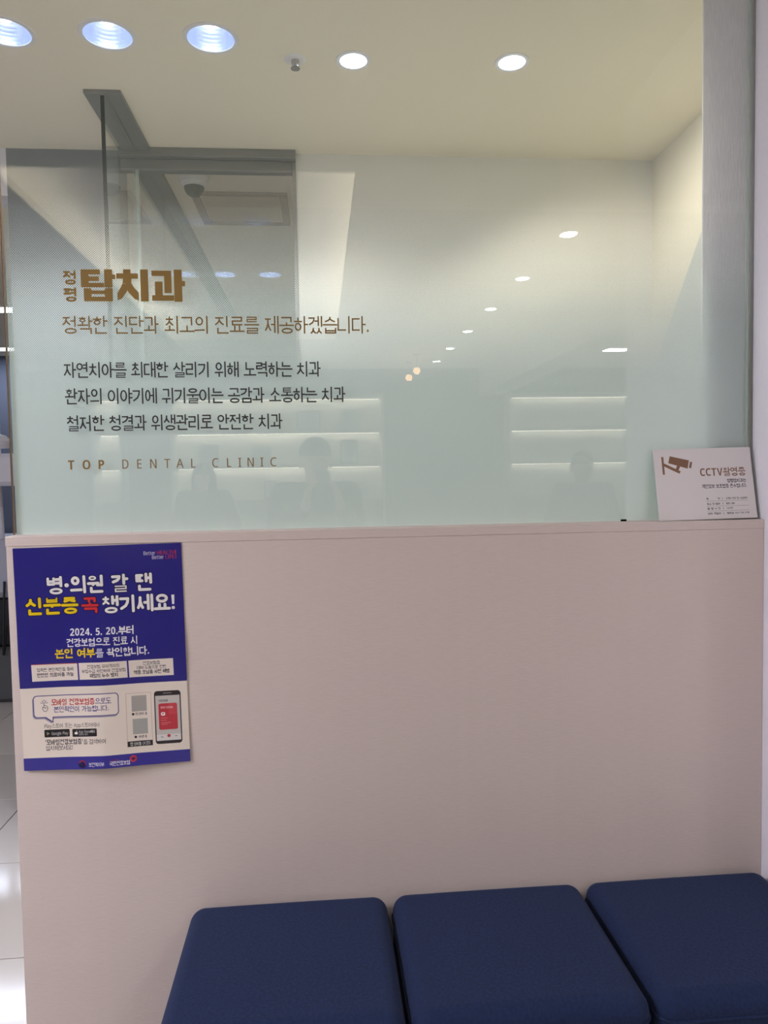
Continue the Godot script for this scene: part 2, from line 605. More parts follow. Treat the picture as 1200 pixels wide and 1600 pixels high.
# strokes of one consonant in the unit square, y down; beside = it stands left of an upright vowel
func consonant(i: int, beside: bool) -> Array:
	match i:
		0:
			return [[Vector2(0, 0.04), Vector2(1, 0.04), Vector2(0.92, 0.42), Vector2(0.66, 0.74), Vector2(0.08, 1)]] if beside else [[Vector2(0, 0.04), Vector2(1, 0.04), Vector2(1, 1)]]
		2: return [[Vector2(0, 0), Vector2(0, 1), Vector2(1, 1)]]
		3: return [[Vector2(1, 0), Vector2(0, 0), Vector2(0, 1), Vector2(1, 1)]]
		5: return [[Vector2(0, 0), Vector2(1, 0), Vector2(1, 0.5), Vector2(0, 0.5), Vector2(0, 1), Vector2(1, 1)]]
		6: return [[Vector2(0, 0), Vector2(1, 0), Vector2(1, 1), Vector2(0, 1), Vector2(0, 0), Vector2(1, 0)]]
		7: return [[Vector2(0, 0), Vector2(0, 1), Vector2(1, 1), Vector2(1, 0)], [Vector2(0, 0.5), Vector2(1, 0.5)]]
		9: return [[Vector2(0.5, 0), Vector2(0.46, 0.42), Vector2(0.28, 0.74), Vector2(0, 1)], [Vector2(0.48, 0.36), Vector2(0.70, 0.74), Vector2(1, 1)]]
		11: return [ring(0.5, 0.5, 0.5, 0.5)]
		12: return [[Vector2(0.04, 0.02), Vector2(0.96, 0.02)], [Vector2(0.5, 0.02), Vector2(0.46, 0.45), Vector2(0.28, 0.76), Vector2(0, 1)], [Vector2(0.49, 0.42), Vector2(0.70, 0.76), Vector2(1, 1)]]
		14: return [[Vector2(0.5, -0.05), Vector2(0.5, 0.24)], [Vector2(0.04, 0.24), Vector2(0.96, 0.24)], [Vector2(0.5, 0.24), Vector2(0.46, 0.55), Vector2(0.28, 0.80), Vector2(0, 1)], [Vector2(0.49, 0.53), Vector2(0.70, 0.80), Vector2(1, 1)]]
		15: return consonant(0, beside) + [[Vector2(0, 0.5), Vector2(0.9, 0.45)]]
		16: return consonant(3, beside) + [[Vector2(0, 0.5), Vector2(0.95, 0.5)]]
		17: return [[Vector2(0, 0.03), Vector2(1, 0.03)], [Vector2(0.27, 0.03), Vector2(0.27, 1)], [Vector2(0.73, 0.03), Vector2(0.73, 1)], [Vector2(-0.02, 1), Vector2(1.02, 1)]]
		18: return [[Vector2(0.5, -0.05), Vector2(0.5, 0.2)], [Vector2(0, 0.24), Vector2(1, 0.24)], ring(0.5, 0.71, 0.40, 0.29)]
	var single: int = {1: 0, 4: 3, 8: 7, 10: 9, 13: 12}[i]
	var out := []
	for k in 2:
		for s in consonant(single, false):
			var line := []
			for p in s:
				line.append(Vector2(p.x * 0.42 + 0.58 * k, p.y))
			out.append(line)
	return out

# polylines of one syllable block in the unit em, y down; th = stroke width
func fit_width(i: int, room: float, th: float) -> float:
	var bars: float = {5: 3.0, 16: 3.0, 4: 2.0, 1: 1.0, 14: 2.6, 18: 3.2, 7: 2.3, 6: 2.0, 11: 2.0, 3: 2.0, 17: 2.0}.get(i, 1.5)
	return minf(th, room / (2.0 * bars - 1.0) * 1.12)

# every stroke ends with a point whose x is its width
func syllable(code: int, th: float) -> Array:
	var n := code - 0xAC00
	var L := n / 588
	var V := (n % 588) / 28
	var T := n % 28
	var fin := T > 0
	var out := []
	var h := th / 2.0
	var upright := V <= 7 or V == 20
	var mixed := V in [9, 10, 11, 14, 15, 16, 19]
	var c0: Vector2
	var c1: Vector2
	var yv := 0.62 if fin else 1.0
	if upright:
		var xe: float = {0: 0.56, 2: 0.56, 20: 0.60, 1: 0.48, 3: 0.48, 4: 0.52, 6: 0.52, 5: 0.44, 7: 0.44}[V]
		c0 = Vector2(0.02, 0.06 if fin else 0.12)
		c1 = Vector2(xe, 0.52 if fin else 0.84)
		var ym := (c0.y + c1.y) / 2.0
		var dy := 0.10 if fin else 0.13
		var ys: Array = [ym] if V in [0, 1, 4, 5] else [] if V == 20 else [ym - dy, ym + dy]
		match V:
			0, 2:
				out.append([Vector2(0.73, h), Vector2(0.73, yv - h)])
				for y in ys: out.append([Vector2(0.73, y), Vector2(0.96 - h * 0.5, y)])
			4, 6:
				out.append([Vector2(0.83, h), Vector2(0.83, yv - h)])
				for y in ys: out.append([Vector2(0.58, y), Vector2(0.83, y)])
			20:
				out.append([Vector2(0.81, h), Vector2(0.81, yv - h)])
			1, 3:
				out.append([Vector2(0.64, h), Vector2(0.64, yv - h * 2)])
				out.append([Vector2(0.90, h), Vector2(0.90, yv - h)])
				for y in ys: out.append([Vector2(0.64, y), Vector2(0.90, y)])
			5, 7:
				out.append([Vector2(0.69, h), Vector2(0.69, yv - h * 2)])
				out.append([Vector2(0.91, h), Vector2(0.91, yv - h)])
				for y in ys: out.append([Vector2(0.48, y), Vector2(0.69, y)])
	elif mixed:
		c0 = Vector2(0.08, 0.05)
		c1 = Vector2(0.58, 0.36 if fin else 0.54)
		var bar := 0.53 if fin else 0.80
		if V in [9, 10, 11]:
			out.append([Vector2(0.33, c1.y + h), Vector2(0.33, bar)])
		elif V in [14, 15, 16]:
			bar = 0.47 if fin else 0.70
			c1.y = bar - 0.08 - h
			out.append([Vector2(0.35, bar), Vector2(0.35, (0.62 if fin else 0.98) - h)])
		out.append([Vector2(0.0 + h, bar), Vector2(0.64, bar - 0.01)])
		var bx := 0.76 if V == 9 else 0.84
		out.append([Vector2(bx, h), Vector2(bx, (0.66 if fin else 1.0) - h)])
		if V == 9:
			out.append([Vector2(bx, 0.30 if fin else 0.46), Vector2(0.98 - h, 0.30 if fin else 0.46)])
		if V == 14:
			out.append([Vector2(0.60, 0.56 if fin else 0.84), Vector2(bx, 0.56 if fin else 0.84)])
		if V in [10, 15]:
			out.append([Vector2(0.96, h), Vector2(0.96, 1.0 - h)])
	else:
		c0 = Vector2(0.15, 0.04)
		c1 = Vector2(0.85, 0.36 if fin else 0.54)
		var bar := 0.53 if fin else 0.86
		var xs: Array = [0.5] if V in [8, 13] else [] if V == 18 else [0.34, 0.66]
		if V in [8, 12]:
			for x in xs: out.append([Vector2(x, c1.y + h), Vector2(x, bar)])
		elif V in [13, 17]:
			bar = 0.47 if fin else 0.66
			c1.y = bar - 0.09 - h * 0.6
			for x in xs: out.append([Vector2(x, bar), Vector2(x, (0.62 if fin else 0.99) - h)])
		else:
			bar = 0.50 if fin else 0.80
		out.append([Vector2(h, bar), Vector2(1.0 - h, bar)])
	for line in out:
		line.append(Vector2(th, 0))
	var wc := fit_width(L, c1.y - c0.y, th)
	var lo := c0 + Vector2(h, wc / 2)
	var size := c1 - c0 - Vector2(th, wc)
	for s in consonant(L, upright and not fin or upright and L == 0):
		var line := []
		for p in s:
			line.append(lo + p * size)
		line.append(Vector2(wc, 0))
		out.append(line)
	if fin:
		var top := 0.64 if th > 0.12 else 0.67
		var f: int = FINAL[T]
		wc = fit_width(f, 1.0 - top, th)
		lo = Vector2(0.15 + h, top + wc / 2)
		size = Vector2(0.77 - th, 1.0 - top - wc)
		for s in consonant(f, false):
			var line := []
			for p in s:
				line.append(lo + p * size)
			line.append(Vector2(wc, 0))
			out.append(line)
	return out

# [advance, polylines, triangles] of one character
var glyphs := {}
func glyph(ch: String, th: float, bold := false) -> Array:
	var key := "%s|%.3f|%s" % [ch, th, bold]
	if glyphs.has(key):
		return glyphs[key]
	var code := ch.unicode_at(0)
	var out := []
	if code >= 0xAC00 and code <= 0xD7A3:
		out = [1.0, syllable(code, th), []]
	elif ch == " ":
		out = [0.38, [], []]
	elif ch == "·":
		out = [0.34, [[Vector2(0.15, 0.52), Vector2(0.17, 0.52), Vector2(th * 1.4, 0)]], []]
	else:
		var f := SystemFont.new()
		f.font_names = ["Droid Sans"]
		f.font_weight = 700 if bold else 400
		var t := TextMesh.new()
		t.font = f
		t.text = ch
		t.font_size = 64
		t.pixel_size = 1.0 / 58.0
		t.depth = 0.0
		t.horizontal_alignment = HORIZONTAL_ALIGNMENT_LEFT
		var a := t.surface_get_arrays(0)
		var ref := TextMesh.new()
		ref.font = f
		ref.text = "H"
		ref.font_size = 64
		ref.pixel_size = 1.0 / 58.0
		ref.depth = 0.0
		ref.horizontal_alignment = HORIZONTAL_ALIGNMENT_LEFT
		var rb := ref.get_aabb()
		var tris := []
		var vs: PackedVector3Array = a[Mesh.ARRAY_VERTEX]
		var idx = a[Mesh.ARRAY_INDEX]
		var bb := t.get_aabb()
		var order = idx if idx != null and idx.size() else range(vs.size())
		for i in order:
			tris.append(Vector2(vs[i].x - bb.position.x + 0.05, 0.90 - (vs[i].y - rb.position.y)))
		out = [bb.size.x + 0.10, [], tris]
	glyphs[key] = out
	return out

func text_units(text: String, th: float, bold := false) -> float:
	var w := 0.0
	for ch in text:
		w += glyph(ch, th, bold)[0]
	return w

# a line of raised vinyl strokes, x0..x1 wide, ytop..ybottom high
func text_line(parent, text, x0: float, x1: float, ytop: float, ybottom: float, th: float, material, z: float, called: String):
	var st := begin()
	var sx := (x1 - x0) / text_units(text, th)
	var sy := ytop - ybottom
	var x := x0
	var layer := 0
	for ch in text:
		var gl := glyph(ch, th)
		for line in gl[1]:
			var w: float = line[-1].x * (sx + sy) * 0.5
			layer = (layer + 1) % 9
			for k in line.size() - 2:
				var a := Vector2(x + line[k].x * sx, ytop - line[k].y * sy)
				var b := Vector2(x + line[k + 1].x * sx, ytop - line[k + 1].y * sy)
				add_stroke(st, a, b, w, z + 0.00002 * (layer * 2 + k % 2), line.size() < 13)
		for k in range(0, gl[2].size(), 3):
			var p := []
			for q in 3:
				p.append(Vector3(x + gl[2][k + q].x * sx, ytop - gl[2][k + q].y * sy, z + 0.0003))
			tri(st, p[0], p[1], p[2], Vector3.BACK)
		x += gl[0] * sx
	put(called, st, material, parent)

func add_stroke(st, a: Vector2, b: Vector2, w: float, z: float, square: bool):
	var d := (b - a).normalized()
	if square:
		a -= d * w * 0.5
		b += d * w * 0.5
	else:
		a -= d * w * 0.08
		b += d * w * 0.08
	var n := Vector2(-d.y, d.x) * w * 0.5
	var p := [a + n, b + n, b - n, a - n]
	var top := []
	for q in p:
		top.append(Vector3(q.x, q.y, z + 0.0003))
	quad(st, top[0], top[1], top[2], top[3], Vector3.BACK)
	for k in 4:
		var e: Vector2 = (p[(k + 1) % 4] - p[k]).normalized()
		var out := Vector3(-e.y, e.x, 0)
		var mid: Vector2 = (p[k] + p[(k + 1) % 4]) / 2.0 - (a + b) / 2.0
		if out.dot(Vector3(mid.x, mid.y, 0)) < 0.0:
			out = -out
		var q0: Vector3 = top[k]
		var q1: Vector3 = top[(k + 1) % 4]
		quad(st, q0, q1, q1 - Vector3(0, 0, 0.0003), q0 - Vector3(0, 0, 0.0003), out)

# the heavy gold name, drawn piece by piece; units are fifths of a photo pixel
func add_logo(st, at: Vector2, s: float, z: float):
	var shift := Vector2(75, 112)
	var polys := []
	for r in [[220, 115, 372, 155], [220, 115, 282, 258], [282, 171, 362, 208], [282, 222, 402, 258], [405, 113, 468, 258], [468, 155, 492, 192],
		[240, 265, 300, 370], [405, 265, 468, 370], [300, 283, 405, 312], [300, 333, 405, 370],
		[556, 113, 614, 146], [500, 145, 672, 188], [690, 113, 752, 370],
		[780, 122, 938, 165], [880, 165, 938, 302], [805, 210, 866, 322], [780, 320, 956, 364], [958, 113, 1022, 372], [1022, 205, 1047, 246]]:
		polys.append([Vector2(r[0], r[1]), Vector2(r[2], r[1]), Vector2(r[2], r[3]), Vector2(r[0], r[3])])
	for q in [[[552, 188], [620, 188], [616, 232], [548, 226]], [[548, 226], [600, 240], [574, 300], [528, 268]], [[528, 268], [585, 286], [538, 348], [506, 362], [504, 305]],
		[[560, 230], [618, 226], [640, 262], [592, 296]], [[592, 296], [640, 262], [674, 300], [674, 362], [640, 350]]]:
		var p := []
		for v in q:
			p.append(Vector2(v[0], v[1]))
		polys.append(p)
	for pi in polys.size():
		var p: Array = polys[pi]
		var w := []
		for v in p:
			w.append(Vector3(at.x + (v.x - shift.x) * s, at.y - (v.y - shift.y) * s, z + 0.0003 + 0.00002 * pi))
		for k in range(1, w.size() - 1):
			tri(st, w[0], w[k], w[k + 1], Vector3.BACK)
			tri(st, w[0] - Vector3(0, 0, 0.0003), w[k] - Vector3(0, 0, 0.0003), w[k + 1] - Vector3(0, 0, 0.0003), Vector3.FORWARD)
	for k in 2:
		var top := at.y - (122 + 136 * k - shift.y) * s
		var layer := 0
		for line in syllable("정평".unicode_at(k), 0.145):
			layer += 1
			for i in line.size() - 2:
				var a := Vector2(at.x + (80 + line[i].x * 112 - shift.x) * s, top - line[i].y * 116 * s)
				var b := Vector2(at.x + (80 + line[i + 1].x * 112 - shift.x) * s, top - line[i + 1].y * 116 * s)
				add_stroke(st, a, b, line[-1].x * 114 * s, z + 0.00002 * (layer * 2 + i % 2), line.size() < 13)

# ------------------------------------------------------------------ printing (flat print on poster and card)
class Sheet:
	var w: int
	var h: int
	var d := PackedByteArray()
	func _init(width, height, c: Color):
		w = width
		h = height
		var im := Image.create(w, h, false, Image.FORMAT_RGBA8)
		im.fill(c)
		d = im.get_data()
	func blend(x: int, y: int, c: Color, a: float):
		if x < 0 or y < 0 or x >= w or y >= h or a <= 0.0:
			return
		var k := (y * w + x) * 4
		d[k] = int(lerpf(d[k], c.r * 255.0, a))
		d[k + 1] = int(lerpf(d[k + 1], c.g * 255.0, a))
		d[k + 2] = int(lerpf(d[k + 2], c.b * 255.0, a))
	func rect(x0: float, y0: float, x1: float, y1: float, c: Color, r := 0.0, soft := 0.5):
		var mid := Vector2(x0 + x1, y0 + y1) / 2.0
		var half := Vector2(x1 - x0, y1 - y0) / 2.0 - Vector2(r, r)
		for y in range(int(y0) - 1, int(y1) + 2):
			for x in range(int(x0) - 1, int(x1) + 2):
				var q := (Vector2(x + 0.5, y + 0.5) - mid).abs() - half
				var dist := Vector2(maxf(q.x, 0), maxf(q.y, 0)).length() + minf(maxf(q.x, q.y), 0.0) - r
				blend(x, y, c, clampf(0.5 - dist / (2.0 * soft), 0, 1))
	func disc(cx: float, cy: float, r: float, c: Color):
		rect(cx - r, cy - r, cx + r, cy + r, c, r)
	func line(a: Vector2, b: Vector2, width: float, c: Color, square := false):
		var dir := b - a
		var len := dir.length()
		if len < 1e-5:
			disc(a.x, a.y, width / 2.0, c)
			return
		dir /= len
		var r := width / 2.0
		for y in range(int(minf(a.y, b.y) - r) - 2, int(maxf(a.y, b.y) + r) + 3):
			for x in range(int(minf(a.x, b.x) - r) - 2, int(maxf(a.x, b.x) + r) + 3):
				var p := Vector2(x + 0.5, y + 0.5) - a
				var t := p.dot(dir)
				var s := absf(p.cross(dir))
				var dist: float
				if square:
					dist = maxf(s - r, maxf(-t - r, t - len - r))
				else:
					dist = (p - dir * clampf(t, 0, len)).length() - r
				blend(x, y, c, clampf(0.5 - dist, 0, 1))
	func triangles(pts: Array, c: Color):
		if pts.is_empty():
			return
		var lo: Vector2 = pts[0]
		var hi: Vector2 = pts[0]
		for p in pts:
			lo = lo.min(p)
			hi = hi.max(p)
		var x0 := int(lo.x) - 1
		var y0 := int(lo.y) - 1
		var bw := int(hi.x) - x0 + 3
		var bh := int(hi.y) - y0 + 3
		var cov := PackedFloat32Array()
		cov.resize(bw * bh)
		for k in range(0, pts.size(), 3):
			var a: Vector2 = pts[k]
			var b: Vector2 = pts[k + 1]
			var e: Vector2 = pts[k + 2]
			var area := (b - a).cross(e - a)
			if absf(area) < 1e-9:
				continue
			for y in range(int(minf(a.y, minf(b.y, e.y))) - 1, int(maxf(a.y, maxf(b.y, e.y))) + 2):
				for x in range(int(minf(a.x, minf(b.x, e.x))) - 1, int(maxf(a.x, maxf(b.x, e.x))) + 2):
					for q in 9:
						var p := Vector2(x + (q % 3 + 0.5) / 3.0, y + (q / 3 + 0.5) / 3.0)
						var u := (b - a).cross(p - a) / area
						var v := (p - a).cross(e - a) / area
						if u >= 0.0 and v >= 0.0 and u + v <= 1.0:
							var i := (y - y0) * bw + x - x0
							if i >= 0 and i < cov.size():
								cov[i] += 1.0 / 9.0
		for y in bh:
			for x in bw:
				blend(x + x0, y + y0, c, minf(1.0, cov[y * bw + x]))
	func texture() -> ImageTexture:
		return ImageTexture.create_from_image(Image.create_from_data(w, h, false, Image.FORMAT_RGBA8, d))

# text from x0 to x1 (pixels), centred on yc, em height h, stroke th
func print_text(s: Sheet, text: String, x0: float, x1: float, yc: float, h: float, color: Color, th := 0.1, round_ := false, bold := false, grow := 0.0):
	var sx := (x1 - x0) / text_units(text, th, bold)
	var top := yc - h / 2.0
	var x := x0
	for ch in text:
		var gl := glyph(ch, th, bold)
		for line in gl[1]:
			for k in line.size() - 2:
				s.line(Vector2(x + line[k].x * sx, top + line[k].y * h), Vector2(x + line[k + 1].x * sx, top + line[k + 1].y * h), line[-1].x * (sx + h) * 0.5 + grow, color, not round_ and line.size() < 13)
		var pts := []
		for p in gl[2]:
			pts.append(Vector2(x + p.x * sx, top + p.y * h))
		s.triangles(pts, color)
		x += gl[0] * sx

# ------------------------------------------------------------------ inner room
func downlight(d: Dictionary, label: String, group: String):
	var o = thing("downlight", label, "ceiling light", Vector3(d.x, CEIL, d.z), 0.0, group)
	var r: float = d.r
	var wide: bool = d.kind in [0, 2]
	# trim ring just under the ceiling
	put("trim_ring", lathe([Vector2(r - 0.006, 0.0), Vector2(r - 0.006, -0.003), Vector2(r + 0.006, -0.003), Vector2(r + 0.008, 0.0)].map(func(p): return p) , Vector3.ZERO, 40), M.white_plastic, o)
	if wide:
		# open bowl: seen from below as its inside
		var prof := []
		for i in 9:
			var a := i / 8.0
			prof.append(Vector2(lerpf(r - 0.004, 0.035, a * a), 0.001 + 0.085 * a))
		prof.reverse()
		put("reflector_bowl", lathe(prof, Vector3.ZERO, 40), M.reflector, o)
		put("lamp_tube", lathe([Vector2(0, 0.030), Vector2(0.014, 0.032), Vector2(0.020, 0.04), Vector2(0.020, 0.085), Vector2(0, 0.086)], Vector3.ZERO, 24), M.lamp_cool, o)
		put("lamp_lens", lathe([Vector2(0, 0.0865), Vector2(0.036, 0.0865), Vector2(0.036, 0.090), Vector2(0, 0.090)], Vector3.ZERO, 24), M.lamp_cool_soft, o)
		spot("downlight_lamp", Vector3(0, -0.006, 0), INNER * (0.15 if d.kind == 2 else 0.7), Color(0.96, 0.96, 0.97), 68.0, 0.05, o)
	else:
		put("lamp_lens", lathe([Vector2(0, -0.006), Vector2(r * 0.8, -0.005), Vector2(r * 0.86, -0.002), Vector2(r * 0.86, 0.006), Vector2(0, 0.007)], Vector3.ZERO, 32), M.lamp_warm if d.kind == 3 else M.lamp_cool, o)
		put("housing", lathe([Vector2(r * 0.98, 0.0), Vector2(r * 0.98, 0.05), Vector2(0, 0.052)], Vector3.ZERO, 32), M.white_plastic, o)
		var row: bool = d.kind == 3
		var near_side: bool = not row and d.x > 0.5   # this gimbal spotlight is turned to the side wall
		var l = spot("downlight_lamp", Vector3(0, -0.012, 0), ROW if row else INNER * (0.78 if near_side else 0.5), Color(0.99, 0.965, 0.98) if row else Color(1.0, 0.965, 0.90), 70.0, 0.05, o)
		if near_side:
			l.look_at_from_position(o.position + Vector3(0, -0.012, 0), o.position + Vector3(0.5, -1.0, -0.05), Vector3.FORWARD)
	return o

func build_inner_room():
	var lights := inner_lights()
	for i in lights.size():
		var d: Dictionary = lights[i]
		var label: String = ["wide bowl downlight behind the glass, farthest from the sprinkler head", "middle one of three wide bowl downlights behind the glass", "wide bowl downlight behind the glass, next to the sprinkler head", "small bright round spotlight next to the sprinkler head", "small bright round spotlight nearest the pilaster", "wide bowl downlight beyond the grey-framed opening", "wide bowl downlight beyond the grey-framed opening", "wide bowl downlight beyond the grey-framed opening"][i]
		downlight(d, label, ["bowl downlights behind the glass", "round spotlights behind the glass", "downlights of the room behind"][d.kind])
	# sprinkler
	var sp = thing("sprinkler_head", "small chrome sprinkler head in the ceiling between bowl lights and spotlights", "sprinkler", Vector3(-0.05, CEIL, -0.66))
	put("escutcheon", lathe([Vector2(0, -0.004), Vector2(0.026, -0.004), Vector2(0.036, 0.0)], Vector3.ZERO, 28), M.white_plastic, sp)
	put("body", lathe([Vector2(0, -0.026), Vector2(0.010, -0.026), Vector2(0.012, -0.018), Vector2(0.014, -0.004)], Vector3.ZERO, 20), M.chrome, sp)
	put("deflector", lathe([Vector2(0, -0.030), Vector2(0.015, -0.030), Vector2(0.015, -0.028), Vector2(0, -0.026)], Vector3.ZERO, 20), M.grey_metal, sp)
	# added grey panels; their top edge draws the light edge on the walls
	struct("trim", box(Vector3(-0.06, 0, -1.385), Vector3(1.478, 1.949, -1.374), 0.001), M.shade_panel_and_carton)
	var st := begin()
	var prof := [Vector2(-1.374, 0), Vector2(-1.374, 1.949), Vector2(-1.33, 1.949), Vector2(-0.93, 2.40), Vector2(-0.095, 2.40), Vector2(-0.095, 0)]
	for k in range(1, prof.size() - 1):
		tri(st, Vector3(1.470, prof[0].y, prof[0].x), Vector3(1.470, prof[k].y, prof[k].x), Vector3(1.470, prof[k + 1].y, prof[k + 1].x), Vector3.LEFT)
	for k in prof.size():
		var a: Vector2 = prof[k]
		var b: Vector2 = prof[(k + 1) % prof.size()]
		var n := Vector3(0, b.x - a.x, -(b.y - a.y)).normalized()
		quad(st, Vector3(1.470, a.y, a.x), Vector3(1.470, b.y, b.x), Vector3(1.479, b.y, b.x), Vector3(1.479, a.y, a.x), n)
	struct("trim", st, M.shade_panel_and_carton)
	# grey ceiling track with the glass partition in it
	var p = setting("window_2")
	put("ceiling_track", box(Vector3(-0.789, CEIL - 0.014, -1.34), Vector3(-0.662, CEIL, -0.885), 0.001), M.grey_metal, p)
	put("ceiling_track", box(Vector3(-0.789, CEIL - 0.014, -4.6), Vector3(-0.662, CEIL, -1.42), 0.001), M.grey_metal, p)
	put("track_groove", box(Vector3(-0.734, CEIL - 0.020, -1.34), Vector3(-0.716, CEIL - 0.0142, -0.885), 0.001), M.grey_metal, p)
	put("glass_pane", box(Vector3(-0.731, 0.02, -1.378), Vector3(-0.719, CEIL - 0.0202, -0.8875), 0.001), M.partition_glass, p)
	put("glass_pane", box(Vector3(-0.731, 0.02, -4.6), Vector3(-0.719, CEIL - 0.0142, -1.382), 0.001), M.partition_glass, p)
	put("dark_edge", box(Vector3(-0.7315, 0.02, -0.8874), Vector3(-0.7185, CEIL - 0.0202, -0.8850)), M.dark_gap, p)
	put("joint", box(Vector3(-0.731, 0.02, -1.3818), Vector3(-0.719, CEIL - 0.0202, -1.3782)), M.glass_edge_pale, p)
	# grey frame of the opening in the back wall, glazed
	var f = setting("door_1")
	put("frame_head", box(Vector3(-0.789, CEIL - 0.035, -1.42), Vector3(-0.0722, CEIL - 0.0002, -1.34), 0.002), M.grey_metal, f)
	put("frame_stop", box(Vector3(-0.789, CEIL - 0.078, -1.42), Vector3(-0.0885, CEIL - 0.0352, -1.372), 0.002), M.grey_metal, f)
	put("frame_jamb", box(Vector3(-0.088, 0, -1.46), Vector3(-0.0722, CEIL - 0.0352, -1.372), 0.002), M.grey_metal, f)
	put("glass_pane", box(Vector3(-0.716, 0.02, -1.402), Vector3(-0.0885, CEIL - 0.0785, -1.392), 0.001), M.partition_glass, f)
	# dome camera
	var d = thing("dome_camera", "white dome camera with smoked dome on the ceiling behind the framed opening", "camera", Vector3(-0.535, CEIL, -1.64))
	put("gap_shade_ring", lathe([Vector2(0, -0.006), Vector2(0.060, -0.006), Vector2(0.060, 0.0)], Vector3.ZERO, 36), M.unit_grey, d)  # dark ring painted as the shade where the base meets the ceiling
	put("base", lathe([Vector2(0, -0.044), Vector2(0.050, -0.044), Vector2(0.060, -0.034), Vector2(0.068, -0.016), Vector2(0.068, -0.0062)], Vector3.ZERO, 36), M.white_plastic, d)
	var dome := []
	for i in 9:
		var a := deg_to_rad(-90 + 90.0 * i / 8.0)
		dome.append(Vector2(0.045 * cos(a), -0.0445 + 0.048 * sin(a)))
	put("smoked_dome", lathe(dome, Vector3.ZERO, 32), M.smoked_dome, d)
	put("clip_ring", lathe([Vector2(0.045, -0.049), Vector2(0.050, -0.048), Vector2(0.050, -0.0441)], Vector3.ZERO, 32), M.white_plastic, d)
	# ceiling hatch
	var h = thing("ceiling_hatch", "square beige access hatch with raised frame in the ceiling beside the dome camera", "hatch", Vector3(-0.355, CEIL, -2.045))
	put("hatch_panel", box(Vector3(-0.185, -0.004, -0.185), Vector3(0.185, 0, 0.185), 0.001), M.beige_panel, h)
	for s in [-1, 1]:
		put("frame_bar", box(Vector3(-0.228, -0.010, minf(s * 0.19, s * 0.228)), Vector3(0.228, 0, maxf(s * 0.19, s * 0.228)), 0.002), M.beige_frame, h)
		put("frame_bar", box(Vector3(minf(s * 0.19, s * 0.228), -0.010, -0.189), Vector3(maxf(s * 0.19, s * 0.228), 0, 0.189), 0.002), M.beige_frame, h)

